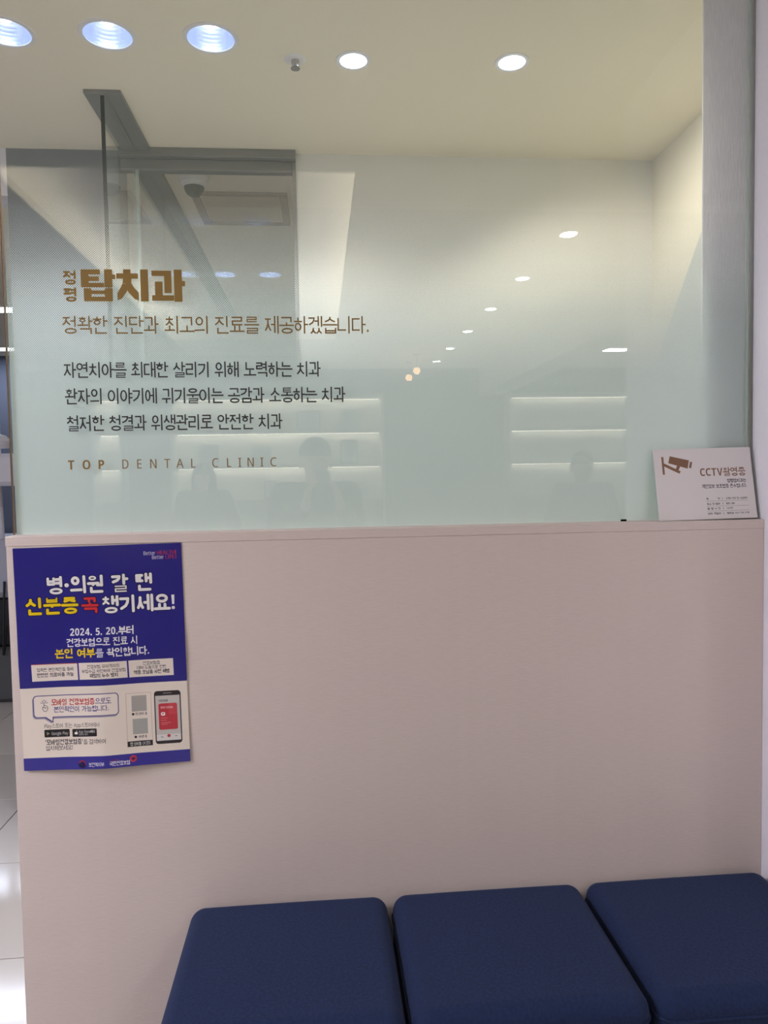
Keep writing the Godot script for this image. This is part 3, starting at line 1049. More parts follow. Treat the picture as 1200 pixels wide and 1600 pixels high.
# ------------------------------------------------------------------ treatment room seen past the left end of the low wall
func build_left_room():
	for k in 2:
		var z: float = [-4.35, -6.2][k]
		var o = thing("panel_light", ["slim white ceiling panel light over the dental unit", "slim white ceiling panel light at the slate wall"][k], "ceiling light", Vector3([-2.62, -3.35][k], CEIL, z))
		put("frame", box(Vector3(-0.31, -0.012, -0.11), Vector3(0.31, 0, 0.11), 0.002), M.white_plastic, o)
		put("diffuser", box(Vector3(-0.295, -0.0135, -0.095), Vector3(0.295, -0.0122, 0.095)), M.led_panel, o)
		area("panel_light_lamp", o.position + Vector3(0, -0.02, 0), Vector3.DOWN, Vector2(0.58, 0.18), BACKROOM, Color(0.86, 0.91, 1.0))
	# dental unit
	var u = thing("dental_unit", "white dental unit with lamp arm and instrument head behind the low wall", "dental unit", Vector3(-2.25, 0, -3.55))
	put("base", box(Vector3(-0.30, 0, -0.22), Vector3(0.30, 0.36, 0.24), 0.03), M.unit_grey, u)
	put("body", box(Vector3(-0.26, 0.705, -0.20), Vector3(0.26, 1.09, 0.20), 0.04), M.cabinet_lavender, u)
	put("neck", box(Vector3(-0.20, 0.36, -0.16), Vector3(0.20, 0.705, 0.14), 0.02), M.navy_vinyl, u)
	put("column", tube([Vector3(0, 1.09, -0.05), Vector3(0, 1.95, -0.05)], 0.035, 16), M.unit_white, u)
	put("instrument_head", box(Vector3(-0.30, 1.46, -0.12), Vector3(0.24, 1.68, 0.16), 0.03), M.unit_white, u)
	put("lamp_arm", tube([Vector3(0, 1.93, -0.05), Vector3(-0.16, 1.86, 0.05), Vector3(0.10, 1.76, 0.12)], 0.018, 12), M.unit_white, u)
	put("lamp_head", lathe([Vector2(0, -0.05), Vector2(0.07, -0.045), Vector2(0.085, 0.0), Vector2(0.05, 0.04), Vector2(0, 0.05)], Vector3(0.10, 1.76, 0.15), 24), M.unit_white, u)
	var hose := begin()
	for k in 3:
		var pts := []
		for i in 9:
			var t := i / 8.0
			pts.append(Vector3(-0.05 + 0.09 * k, lerpf(0.82, 0.5, sin(t * PI)) - 0.3 * t, 0.215 + 0.06 * sin(t * PI)))
		add_tube(hose, pts, 0.008, 8)
	put("hoses", hose, M.black_plastic, u)
	# dental chair
	var c = thing("dental_chair", "dark dental chair with padded back beside the white dental unit", "dental chair", Vector3(-2.9, 0, -3.1))
	put("foot", box(Vector3(-0.3, 0, -0.5), Vector3(0.3, 0.08, 0.5), 0.02), M.unit_grey, c)
	put("lift", box(Vector3(-0.14, 0.08, -0.25), Vector3(0.14, 0.45, 0.25), 0.03), M.unit_white, c)
	var seat := begin()
	add_cushion(seat, Vector3(0.27, 0.06, 0.42), 0.05, 0.02)
	put("seat_pad", seat, M.navy_vinyl, c, Vector3(0, 0.51, 0.02))
	var back := begin()
	add_cushion(back, Vector3(0.27, 0.05, 0.36), 0.045, 0.02)
	var b = put("back_pad", back, M.navy_vinyl, c, Vector3(0, 0.78, -0.62))
	b.rotation.x = deg_to_rad(52)
	put("head_rest", box(Vector3(-0.13, 1.08, -0.98), Vector3(0.13, 1.26, -0.88), 0.04), M.navy_vinyl, c)
	# monitor on a cabinet further back
	var w = thing("side_cabinet", "lavender grey cabinet standing at the slate wall", "cabinet", Vector3(-3.1, 0, -6.3))
	put("carcass", box(Vector3(-0.7, 0.06, -0.3), Vector3(0.7, 0.88, 0.3), 0.006), M.cabinet_lavender, w)
	put("plinth", box(Vector3(-0.68, 0, -0.28), Vector3(0.68, 0.06, 0.26)), M.unit_grey, w)
	put("worktop", box(Vector3(-0.72, 0.88, -0.31), Vector3(0.72, 0.92, 0.32), 0.006), M.unit_white, w)
	for k in 3:
		var x := -0.7 + 1.4 / 3 * k
		var dr = put("door", box(Vector3(x + 0.006, 0.08, 0.3), Vector3(x + 1.4 / 3 - 0.006, 0.87, 0.318), 0.003), M.cabinet_lavender, w)
		put("handle", box(Vector3(x + 0.38, 0.70, 0.318), Vector3(x + 0.395, 0.82, 0.335), 0.003), M.chrome, dr)

# ------------------------------------------------------------------ waiting room behind the camera, mirrored in the pane
func shelf_unit(x0: float, x1: float, label: String, split := []):
	var o = setting("wall_shelving")
	o.position = Vector3((x0 + x1) / 2, 0, 7.56)
	o.set_meta("label", label)
	var h := (x1 - x0) / 2
	put("back_panel", box(Vector3(-h, 0.0, 0.13), Vector3(h, 2.50, 0.155)), M.shelf_board, o)
	for s in [-1, 1]:
		put("side_panel", box(Vector3(minf(s * h, s * (h + 0.03)), 0, -0.16), Vector3(maxf(s * h, s * (h + 0.03)), 2.50, 0.155), 0.002), M.shelf_board, o)
	for y in [0.78, 1.16, 1.60, 2.03, 2.46]:
		put("shelf_plank", box(Vector3(-h, y, -0.16), Vector3(h, y + 0.035, 0.13), 0.002), M.shelf_board, o)
	for y in [1.60, 2.03, 2.46]:
		put("led_strip", box(Vector3(-h + 0.02, y - 0.012, 0.095), Vector3(h - 0.02, y - 0.001, 0.12)), M.led_strip, o)
		area("shelf_led_lamp", o.position + Vector3(0, y - 0.02, 0.09), Vector3(0, -1, 0.25), Vector2(2 * h - 0.05, 0.02), (0.9 if x0 < 2.0 else 0.35) * h, Color(1.0, 0.97, 0.88))
	for x in split:
		put("upright_panel", box(Vector3(x - 0.015 - o.position.x, 0, -0.165), Vector3(x + 0.015 - o.position.x, 2.46, -0.1601), 0.002), M.shelf_board, o)
	return o

func build_waiting_room():
	var rl := row_lights()
	for d in rl:
		downlight(d, "small warm round downlight in the row over the waiting room", "row of downlights over the waiting room")
	shelf_unit(-1.78, 0.79, "wide lit display shelf on the far wall of the waiting room")
	shelf_unit(2.44, 4.2, "lit display shelf beyond the ceiling beam in the waiting room")
	shelf_unit(-2.72, -2.42, "narrow lit display shelf next to the wide one")
	# things on the wide shelf: [x, y of the plank, width, height, depth, kind]
	var items := [[-0.12, 2.065, 0.30, 0.24, 0, "framed white certificate on the top lit shelf"], [0.42, 2.065, 0.28, 0.25, 1, "grey green carton on the top lit shelf"],
		[-1.35, 1.635, 0.22, 0.26, 1, "tall grey carton on the middle lit shelf away from the frame"], [-0.72, 1.635, 0.24, 0.24, 1, "grey carton at the centre of the middle lit shelf"], [0.38, 1.635, 0.22, 0.30, 0, "framed picture on the middle lit shelf"],
		[-0.45, 1.195, 0.10, 0.22, 1, "slim dark carton on the lowest lit shelf"], [-0.62, 1.195, 0.16, 0.24, 0, "small framed picture on the lowest lit shelf"], [0.45, 1.195, 0.30, 0.24, 1, "wide carton on the lowest lit shelf"]]
	for it in items:
		if it[4] == 0:
			var f = thing("picture_frame", it[5], "picture frame", Vector3(it[0], it[1], 7.55))
			put("backing", box(Vector3(-it[2] / 2, 0, 0.0), Vector3(it[2] / 2, it[3], 0.014), 0.002), M.unit_grey, f)
			put("sheet", box(Vector3(-it[2] / 2 + 0.02, 0.02, -0.003), Vector3(it[2] / 2 - 0.02, it[3] - 0.02, -0.0002)), M.unit_white, f)
			for s in [-1, 1]:
				var xa: float = s * it[2] / 2
				var xb: float = s * (it[2] / 2 - 0.018)
				put("frame_bar", box(Vector3(minf(xa, xb), 0, -0.012), Vector3(maxf(xa, xb), it[3], -0.0002), 0.002), M.grey_metal, f)
			put("frame_bar", box(Vector3(-it[2] / 2, 0, -0.013), Vector3(it[2] / 2, 0.018, -0.0002), 0.002), M.grey_metal, f)
			put("frame_bar", box(Vector3(-it[2] / 2, it[3] - 0.018, -0.013), Vector3(it[2] / 2, it[3], -0.0002), 0.002), M.grey_metal, f)
		else:
			var f = thing("carton", it[5], "carton", Vector3(it[0], it[1], 7.55))
			put("body", box(Vector3(-it[2] / 2, 0, -0.06), Vector3(it[2] / 2, it[3] * 0.86, 0.06), 0.003), M.shade_panel_and_carton, f)
			put("lid", box(Vector3(-it[2] / 2 - 0.004, it[3] * 0.86, -0.064), Vector3(it[2] / 2 + 0.004, it[3], 0.064), 0.004), M.room_wall, f)
	# panel light beyond the beam and two warm pendants
	var o = thing("panel_light", "slim white ceiling panel light beyond the ceiling beam of the waiting room", "ceiling light", Vector3(3.45, CEIL, 6.2))
	put("frame", box(Vector3(-0.31, -0.012, -0.11), Vector3(0.31, 0, 0.11), 0.002), M.white_plastic, o)
	put("diffuser", box(Vector3(-0.295, -0.0135, -0.095), Vector3(0.295, -0.0122, 0.095)), M.led_panel, o)
	area("panel_light_lamp", o.position + Vector3(0, -0.02, 0), Vector3.DOWN, Vector2(0.58, 0.18), BACKROOM, Color(0.95, 0.97, 1.0))
	var o2 = thing("panel_light", "added long cool white ceiling panel for side light over the passage", "ceiling light", Vector3(-2.7, CEIL, 1.3))  # added lamp out of view, brightens the pier from the side
	put("frame", box(Vector3(-0.31, -0.012, -0.61), Vector3(0.31, 0, 0.61), 0.002), M.white_plastic, o2)
	put("diffuser", box(Vector3(-0.295, -0.0135, -0.595), Vector3(0.295, -0.0122, 0.595)), M.led_panel, o2)
	area("panel_light_lamp", o2.position + Vector3(0, -0.02, 0), Vector3.DOWN, Vector2(0.58, 1.18), 13.0, Color(0.95, 0.94, 1.0))
	for k in 2:
		var p = thing("pendant_lamp", "small warm pendant lamp near the wide display shelf", "pendant lamp", Vector3([1.126, 1.11][k], CEIL, [6.55, 7.15][k]), 0.0, "warm pendant lamps")
		put("canopy", lathe([Vector2(0, -0.02), Vector2(0.04, -0.018), Vector2(0.045, 0.0)], Vector3.ZERO, 24), M.grey_metal, p)
		put("cord", tube([Vector3(0, -0.15, 0), Vector3(0, -0.02, 0)], 0.004, 8), M.black_plastic, p)
		var prof := []
		for i in 9:
			var a := deg_to_rad(-90 + 180.0 * i / 8.0)
			prof.append(Vector2(0.04 * cos(a), -0.19 + 0.04 * sin(a)))
		put("globe", lathe(prof, Vector3.ZERO, 24), M.lamp_pendant, p)
		var l := OmniLight3D.new()
		l.name = "pendant_glow"
		l.light_energy = 0.06
		l.light_color = Color(1.0, 0.8, 0.6)
		l.light_size = 0.04
		l.omni_range = 20.0
		l.omni_attenuation = 2.0
		l.shadow_enabled = true
		p.add_child(l, true)
		l.position = Vector3(0, -0.19, 0)

# ------------------------------------------------------------------ bench
func build_bench():
	var labels := ["blue fabric bench module at the free end, towards the poster", "blue fabric bench module between the two others", "blue fabric bench module against the side pier"]
	for k in 3:
		var o = thing("bench_module", labels[k], "bench", Vector3(-0.096 + 0.4985 * k, 0, 0.242), 0.0, "blue bench modules")
		var st := begin()
		add_cushion(st, Vector3(0.2425, 0.165, 0.229), 0.036, 0.008)
		put("cushion", st, M.blue_fabric, o, Vector3(0, 0.275, 0))
		# welt seam round the block
		var seam := []
		var hx := 0.2432
		var hz := 0.2297
		var r := 0.036
		for q in [[1, 1, 0], [-1, 1, 90], [-1, -1, 180], [1, -1, 270]]:
			for i in 7:
				var a := deg_to_rad(q[2] + 15.0 * i)
				seam.append(Vector3(q[0] * (hx - r) + r * cos(a), 0, q[1] * (hz - r) + r * sin(a)))
		seam.append(seam[0])
		put("welt_seam", tube(seam, 0.003, 6), M.blue_fabric, o, Vector3(0, 0.392, 0))
		put("base_board", box(Vector3(-0.22, 0.09, -0.205), Vector3(0.22, 0.112, 0.205), 0.004), M.black_plastic, o)
		for sx in [-1, 1]:
			for sz in [-1, 1]:
				put("leg", lathe([Vector2(0, 0), Vector2(0.016, 0), Vector2(0.022, 0.09), Vector2(0, 0.09)], Vector3(sx * 0.18, 0, sz * 0.18), 16), M.chrome, o)

# ------------------------------------------------------------------ poster
func build_poster():
	var s := Sheet.new(1024, 1400, Color(0.925, 0.875, 0.83))
	var blue := Color(0.155, 0.14, 0.50)
	var navy := Color(0.22, 0.20, 0.48)
	var cream := Color(0.93, 0.885, 0.845)
	var white := Color(0.95, 0.94, 0.93)
	var yellow := Color(0.93, 0.80, 0.10)
	var red := Color(0.83, 0.20, 0.22)
	var ink := Color(0.20, 0.18, 0.22)
	var outline := Color(0.07, 0.05, 0.20)
	s.rect(0, 0, 1024, 880, blue)
	s.rect(0, 1322, 1024, 1400, Color(0.235, 0.215, 0.58))
	print_text(s, "Better", 790, 864, 58, 30, white, 0.1, false, false)
	print_text(s, "HEALTH", 873, 985, 57, 30, red, 0.1)
	print_text(s, "Better", 841, 915, 85, 30, white, 0.1)
	print_text(s, "LIFE", 923, 980, 85, 30, red, 0.1)
	s.rect(986, 42, 990, 98, red)
	for pass_ in 2:
		var g := 9.0 if pass_ == 0 else 0.0
		print_text(s, "병·의원 갈 땐", 192, 838, 238, 116, outline if pass_ == 0 else white, 0.165, true, false, g)
		print_text(s, "신분증", 58, 380, 366, 112, outline if pass_ == 0 else yellow, 0.165, true, false, g)
		print_text(s, "꼭", 396, 504, 369, 106, outline if pass_ == 0 else red, 0.15, true, false, g)
		print_text(s, "챙기세요!", 522, 974, 371, 114, outline if pass_ == 0 else white, 0.165, true, true, g)
	print_text(s, "2024. 5. 20.부터", 319, 714, 536, 56, white, 0.15, false, true)
	print_text(s, "건강보험으로 진료 시", 298, 735, 601, 54, white, 0.13)
	print_text(s, "본인 여부", 224, 474, 667, 62, yellow, 0.155)
	print_text(s, "를 확인합니다.", 476, 802, 670, 58, white, 0.14, false, true)
	s.rect(77, 731, 358, 838, cream)
	s.rect(77, 729, 358, 733, Color(0.75, 0.35, 0.25))
	s.rect(367, 730, 661, 838, cream)
	s.rect(671, 730, 944, 839, cream)
	print_text(s, "정확한 본인확인을 통해", 109, 333, 766, 24, ink, 0.09)
	print_text(s, "안전한 의료이용 가능", 108, 332, 799, 27, ink, 0.14)
	print_text(s, "건강보험 무자격자의", 417, 616, 756, 24, ink, 0.09)
	print_text(s, "부정수급 차단하여 건강보험", 383, 652, 785, 24, ink, 0.09)
	print_text(s, "재정의 누수 방지", 431, 605, 814, 27, ink, 0.14)
	print_text(s, "건강보험증", 757, 863, 752, 24, ink, 0.09)
	print_text(s, "대여·도용으로 인한", 719, 899, 780, 24, ink, 0.09)
	print_text(s, "약물 오남용 사전 예방", 699, 920, 809, 27, ink, 0.14)
	# speech bubble with its printed double outline
	s.rect(68, 938, 594, 1078, Color(0.62, 0.59, 0.66), 24)
	s.triangles([Vector2(128, 1070), Vector2(190, 1070), Vector2(184, 1108)], Color(0.62, 0.59, 0.66))
	s.rect(74, 929, 600, 1070, navy, 24)
	s.triangles([Vector2(138, 1066), Vector2(196, 1066), Vector2(193, 1104)], navy)
	s.rect(79, 934, 595, 1065, cream, 20)
	s.triangles([Vector2(146, 1063), Vector2(190, 1063), Vector2(189, 1094)], cream)
	# tapping hand
	for l in [[140, 980, 140, 1006], [140, 1006, 132, 1002], [140, 990, 148, 992], [148, 992, 158, 998], [158, 998, 163, 1006], [163, 1006, 160, 1022], [160, 1022, 150, 1030], [150, 1030, 138, 1028], [138, 1028, 130, 1012], [130, 1012, 132, 1002],
		[133, 978, 138, 974], [148, 978, 143, 974], [128, 962, 134, 970], [141, 956, 141, 966], [154, 962, 148, 970], [120, 974, 128, 978], [162, 974, 154, 978], [146, 1004, 146, 1012], [153, 1006, 153, 1012]]:
		s.line(Vector2(l[0], l[1]), Vector2(l[2], l[3]), 3.0, ink)
	print_text(s, "모바일 건강보험증", 185, 454, 975, 42, Color(0.72, 0.18, 0.18), 0.13)
	print_text(s, "으로도", 457, 556, 976, 40, navy, 0.1)
	print_text(s, "본인확인이 가능합니다.", 198, 541, 1020, 38, navy, 0.1)
	print_text(s, "Play스토어 또는 App스토어에서", 136, 481, 1123, 30, Color(0.36, 0.33, 0.34), 0.085)
	s.rect(135, 1146, 291, 1194, Color(0.10, 0.09, 0.10), 6)
	s.rect(308, 1147, 461, 1197, Color(0.10, 0.09, 0.10), 6)
	s.triangles([Vector2(150, 1158), Vector2(150, 1170), Vector2(168, 1170)], Color(0.45, 0.60, 0.50))
	s.triangles([Vector2(150, 1182), Vector2(150, 1170), Vector2(168, 1170)], Color(0.75, 0.55, 0.40))
	print_text(s, "Google Play", 178, 282, 1171, 24, white, 0.1)
	s.disc(329, 1174, 8, white)
	s.disc(334, 1174, 8, white)
	s.line(Vector2(333, 1164), Vector2(337, 1158), 3, white)
	print_text(s, "App Store에서", 347, 450, 1165, 21, white, 0.11)
	print_text(s, "다운로드 하기", 347, 405, 1183, 13, white, 0.09)
	print_text(s, "'모바일건강보험증'", 138, 371, 1226, 36, ink, 0.13, false, true)
	print_text(s, "을 검색하여", 374, 516, 1229, 33, ink, 0.085)
	print_text(s, "설치해보세요!", 139, 307, 1262, 34, ink, 0.085)
	# panel where the square codes stand is left blank inside its outline
	for l in [[644, 942, 796, 942], [644, 942, 644, 1279], [796, 942, 796, 1279]]:
		s.line(Vector2(l[0], l[1]), Vector2(l[2], l[3]), 2.0, Color(0.72, 0.58, 0.55))
	s.rect(677, 958, 768, 1058, Color(0.66, 0.64, 0.62))
	s.rect(679, 1105, 770, 1203, Color(0.66, 0.66, 0.64))
	s.disc(684, 1074, 8, ink)
	print_text(s, "안드로이드 용", 698, 768, 1074, 18, ink, 0.1)
	s.disc(694, 1220, 8, ink)
	print_text(s, "아이폰 용", 712, 762, 1220, 18, ink, 0.1)
	s.rect(643, 1246, 797, 1280, Color(0.13, 0.11, 0.12))
	print_text(s, "앱 설치용 QR코드", 660, 784, 1263, 22, white, 0.12)
	# phone
	s.rect(815, 938, 980, 1276, Color(0.19, 0.17, 0.18), 20)
	s.rect(822, 968, 973, 1256, Color(0.79, 0.77, 0.75))
	s.rect(822, 1216, 973, 1256, Color(0.88, 0.86, 0.85))
	s.line(Vector2(872, 953), Vector2(922, 953), 3, Color(0.8, 0.78, 0.76))
	s.rect(840, 1018, 956, 1186, Color(0.76, 0.23, 0.28), 12)
	s.rect(902, 1018, 956, 1090, Color(0.80, 0.29, 0.33), 12)
	print_text(s, "건강보험증", 842, 900, 1000, 13, ink, 0.1)
	print_text(s, "모바일 건강보험증", 852, 930, 1044, 14, white, 0.1)
	s.rect(854, 1074, 880, 1096, white, 8)
	s.disc(867, 1084, 5, Color(0.76, 0.23, 0.28))
	for l in [[854, 1112, 892], [854, 1126, 884], [854, 1142, 914], [854, 1152, 890]]:
		s.line(Vector2(l[0], l[1]), Vector2(l[2], l[1]), 3, Color(0.88, 0.58, 0.58))
	s.disc(898, 1226, 10, Color(0.76, 0.20, 0.24))
	s.line(Vector2(850, 1232), Vector2(862, 1232), 3, ink)
	s.line(Vector2(938, 1230), Vector2(948, 1230), 3, ink)
	# footer emblems
	s.disc(364, 1369, 25, Color(0.14, 0.13, 0.36))
	for i in 16:
		var a := deg_to_rad(-150 + 11.0 * i)
		s.disc(364 + 20 * cos(a), 1369 + 20 * sin(a), 4.0 - i * 0.12, Color(0.72, 0.20, 0.28))
	for i in 12:
		var a := deg_to_rad(20 + 11.0 * i)
		s.disc(364 + 14 * cos(a), 1369 + 14 * sin(a), 4.5, Color(0.10, 0.09, 0.25))
	print_text(s, "보건복지부", 404, 501, 1373, 27, white, 0.11)
	print_text(s, "국민건강보험", 533, 656, 1373, 28, white, 0.13)
	s.line(Vector2(536, 1353), Vector2(590, 1353), 4, Color(0.55, 0.20, 0.40))
	s.disc(676, 1354, 21, Color(0.78, 0.24, 0.34))
	s.disc(671, 1352, 7, Color(0.35, 0.16, 0.30))
	s.disc(681, 1352, 7, Color(0.35, 0.16, 0.30))
	s.triangles([Vector2(664, 1355), Vector2(688, 1355), Vector2(676, 1368)], Color(0.35, 0.16, 0.30))
	var pm := mat("poster_print", Color(1, 1, 1), 0.28)
	pm.albedo_texture = s.texture()
	pm.texture_repeat = false
	# the sheet: stuck at its corners, folded once each way, its foot standing off the wall
	var TL := Vector2(-0.7375, 1.3355)
	var TR := Vector2(-0.3405, 1.3400)
	var BR := Vector2(-0.3335, 0.7970)
	var BL := Vector2(-0.7310, 0.7925)
	var nu := 48
	var nv := 60
	var P := []
	for j in nv + 1:
		for i in nu + 1:
			var u := float(i) / nu
			var v := float(j) / nv
			var q := TL.lerp(TR, u).lerp(BL.lerp(BR, u), v)
			var z := 0.0022
			z += 0.0075 * (1.0 - clampf(absf(u - 0.49) / 0.22, 0, 1)) * (0.35 + 0.65 * v)          # ridge of the upright fold
			z += 0.0045 * (1.0 - clampf(absf(v - 0.515) / 0.16, 0, 1)) * (0.5 + 0.5 * sin(u * PI))   # ridge of the level fold
			z += 0.0035 * sin(u * PI) * sin(v * PI * 3.0 + 0.6) ** 2 * (1.0 - v * 0.4)
			z += 0.0120 * pow(v, 5.0) * sin(PI * (0.12 + 0.76 * u)) ** 1.5
			z += 0.0030 * sin(u * 9.0 + v * 5.0) * sin(u * PI) * sin(v * PI) * 0.4
			P.append(Vector3(q.x, q.y, z))
	var st := begin()
	for side in 2:
		for j in nv:
			for i in nu:
				var k := [j * (nu + 1) + i, j * (nu + 1) + i + 1, (j + 1) * (nu + 1) + i + 1, (j + 1) * (nu + 1) + i]
				for f in ([[0, 1, 2], [0, 2, 3]] if side == 0 else [[0, 2, 1], [0, 3, 2]]):
					for t in f:
						var idx: int = k[t]
						var ii := idx % (nu + 1)
						var jj := idx / (nu + 1)
						var du: Vector3 = P[jj * (nu + 1) + mini(ii + 1, nu)] - P[jj * (nu + 1) + maxi(ii - 1, 0)]
						var dv: Vector3 = P[mini(jj + 1, nv) * (nu + 1) + ii] - P[maxi(jj - 1, 0) * (nu + 1) + ii]
						var n := dv.cross(du).normalized()
						if n.z < 0.0:
							n = -n
						st.set_normal(n if side == 0 else -n)
						st.set_uv(Vector2(float(ii) / nu, float(jj) / nv))
						st.add_vertex(P[idx] - (Vector3.ZERO if side == 0 else n * 0.0003))
	var o = put("poster", st, pm)
	tag(o, "blue and white folded health insurance poster stuck on the low wall", "poster")

# ------------------------------------------------------------------ notice card
func build_notice_card():
	var s := Sheet.new(1024, 732, Color(0.90, 0.875, 0.885))
	var brown := Color(0.52, 0.38, 0.29)
	var ink := Color(0.17, 0.16, 0.18)
	s.triangles([Vector2(79, 80), Vector2(101, 80), Vector2(101, 262), Vector2(79, 80), Vector2(101, 262), Vector2(79, 262)], brown)
	var quads := [[[100, 150], [108, 150], [268, 232], [254, 258], [100, 178]], [[168, 74], [366, 122], [344, 207], [147, 146]], [[376, 136], [398, 141], [381, 205], [358, 198]], [[238, 172], [268, 182], [246, 226], [216, 214]]]
	for q in quads:
		var p := []
		for k in range(1, q.size() - 1):
			for i in [0, k, k + 1]:
				p.append(Vector2(q[i][0], q[i][1]))
		s.triangles(p, brown)
	print_text(s, "CCTV", 466, 712, 249, 98, brown, 0.1, false, true)
	print_text(s, "촬영중", 712, 950, 249, 92, brown, 0.115)
	print_text(s, "정평탑치과는", 745, 947, 343, 40, ink, 0.13)
	print_text(s, "개인정보 보호법을 준수합니다.", 474, 948, 395, 42, ink, 0.12)
	var rows := [["목", "적", "고객의 안전 및 시설관리", 941, 525], ["장소 및", "범위", "병원 내부", 801, 577], ["촬 영", "시 간", "24시간", 777, 625], ["관리", "책임자", "병원장 053-716-2118", 943, 676]]
	for r in rows:
		var y: float = r[4]
		if r[0] == "목":
			print_text(s, "목", 507, 530, y, 22, ink, 0.12)
			print_text(s, "적", 628, 650, y, 22, ink, 0.12)
		else:
			print_text(s, r[0] + " " + r[1], 508, 648, y, 22, ink, 0.12)
		s.line(Vector2(676, y - 10), Vector2(676, y + 10), 3.5, ink)
		print_text(s, r[2], 709, r[3], y, 22, ink, 0.11)
	for y in [549, 602, 651]:
		s.line(Vector2(504, y), Vector2(947, y), 2.2, Color(0.45, 0.43, 0.45))
	var cm := mat("card_print", Color(1, 1, 1), 0.6)
	cm.albedo_texture = s.texture()
	cm.texture_repeat = false
	var o = thing("notice_card", "white CCTV notice card leaning on the glass at the side pier", "sign", Vector3(1.012, 1.3647, -0.0125))
	o.rotation.x = -atan2(0.036, 0.188)
	o.rotation.z = 0.012
	var w := 0.1335
	var h := 0.1895
	var st := begin()
	var c := [[-w, h, 0, 0], [w, h, 1, 0], [w, 0, 1, 1], [-w, 0, 0, 1]]
	for i in [0, 1, 2, 0, 2, 3]:
		st.set_normal(Vector3.BACK)
		st.set_uv(Vector2(c[i][2], c[i][3]))
		st.add_vertex(Vector3(c[i][0], c[i][1] + 0.0022, 0.0))
	put("printed_face", st, cm, o)
	put("backing_board", box(Vector3(-w, 0.0022, -0.003), Vector3(w, h + 0.0022, -0.0002), 0.0004), M.white_plastic, o)

# ------------------------------------------------------------------ people: smooth joined capsules meshed as surface nets
func nets(st: SurfaceTool, bones: Array, cell: float, k: float):
	var lo := Vector3.ONE * 1e9
	var hi := -lo
	for b in bones:
		var r: float = maxf(b[2], b[3]) + k + cell * 2
		lo = lo.min(b[0] - Vector3.ONE * r).min(b[1] - Vector3.ONE * r)
		hi = hi.max(b[0] + Vector3.ONE * r).max(b[1] + Vector3.ONE * r)
	var n := Vector3i(((hi - lo) / cell).ceil()) + Vector3i.ONE
	var F := PackedFloat32Array()
	F.resize(n.x * n.y * n.z)
	F.fill(1.0)
	for b in bones:
		var a: Vector3 = b[0]
		var ab: Vector3 = b[1] - a
		var l2: float = maxf(ab.length_squared(), 1e-9)
		var r: float = maxf(b[2], b[3]) + k + cell * 2
		var i0 := Vector3i(((a.min(b[1]) - Vector3.ONE * r - lo) / cell).floor()).clamp(Vector3i.ZERO, n - Vector3i.ONE)
		var i1 := Vector3i(((a.max(b[1]) + Vector3.ONE * r - lo) / cell).ceil()).clamp(Vector3i.ZERO, n - Vector3i.ONE)
		for z in range(i0.z, i1.z + 1):
			for y in range(i0.y, i1.y + 1):
				for x in range(i0.x, i1.x + 1):
					var p := lo + Vector3(x, y, z) * cell - a
					var t := clampf(p.dot(ab) / l2, 0.0, 1.0)
					var d := (p - ab * t).length() - lerpf(b[2], b[3], t)
					var i := (z * n.y + y) * n.x + x
					var f := F[i]
					var hh := maxf(k - absf(f - d), 0.0) / k
					F[i] = minf(f, d) - hh * hh * k * 0.25
	var id := {}
	var V := PackedVector3Array()
	var off := [0, 1, n.x, n.x + 1, n.x * n.y, n.x * n.y + 1, n.x * n.y + n.x, n.x * n.y + n.x + 1]
	for z in n.z - 1:
		for y in n.y - 1:
			for x in n.x - 1:
				var i := (z * n.y + y) * n.x + x
				var neg := 0
				for o in off:
					if F[i + o] < 0.0:
						neg += 1
				if neg == 0 or neg == 8:
					continue
				var sum := Vector3.ZERO
				var cnt := 0
				for e in [[0, 1], [2, 3], [4, 5], [6, 7], [0, 2], [1, 3], [4, 6], [5, 7], [0, 4], [1, 5], [2, 6], [3, 7]]:
					var fa := F[i + off[e[0]]]
					var fb := F[i + off[e[1]]]
					if (fa < 0.0) != (fb < 0.0):
						var t := fa / (fa - fb)
						var pa := Vector3(e[0] & 1, (e[0] >> 1) & 1, e[0] >> 2)
						var pb := Vector3(e[1] & 1, (e[1] >> 1) & 1, e[1] >> 2)
						sum += pa.lerp(pb, t)
						cnt += 1
				id[i] = V.size()
				V.append(lo + (Vector3(x, y, z) + sum / cnt) * cell)
	var step := [1, n.x, n.x * n.y]
	var N := PackedVector3Array()
	N.resize(V.size())
	var T := []
	for i in id:
		for ax in 3:
			var j: int = i + step[ax]
			if (F[i] < 0.0) == (F[j] < 0.0):
				continue
			var u: int = step[(ax + 1) % 3]
			var v: int = step[(ax + 2) % 3]
			if not (id.has(i - u) and id.has(i - v) and id.has(i - u - v)):
				continue
			var q := [id[i - u - v], id[i - v], id[i], id[i - u]]
			var out := Vector3.ZERO
			out[ax] = 1.0 if F[i] < 0.0 else -1.0
			for f in [[0, 1, 2], [0, 2, 3]]:
				var c := [q[f[0]], q[f[1]], q[f[2]]]
				var cr := (V[c[1]] - V[c[0]]).cross(V[c[2]] - V[c[0]])
				if cr.dot(out) > 0.0:
					c = [c[0], c[2], c[1]]
					cr = -cr
				for m in c:
					N[m] = N[m] - cr
				T.append(c)
	for c in T:
		for m in c:
			st.set_normal(N[m].normalized())
			st.add_vertex(V[m])

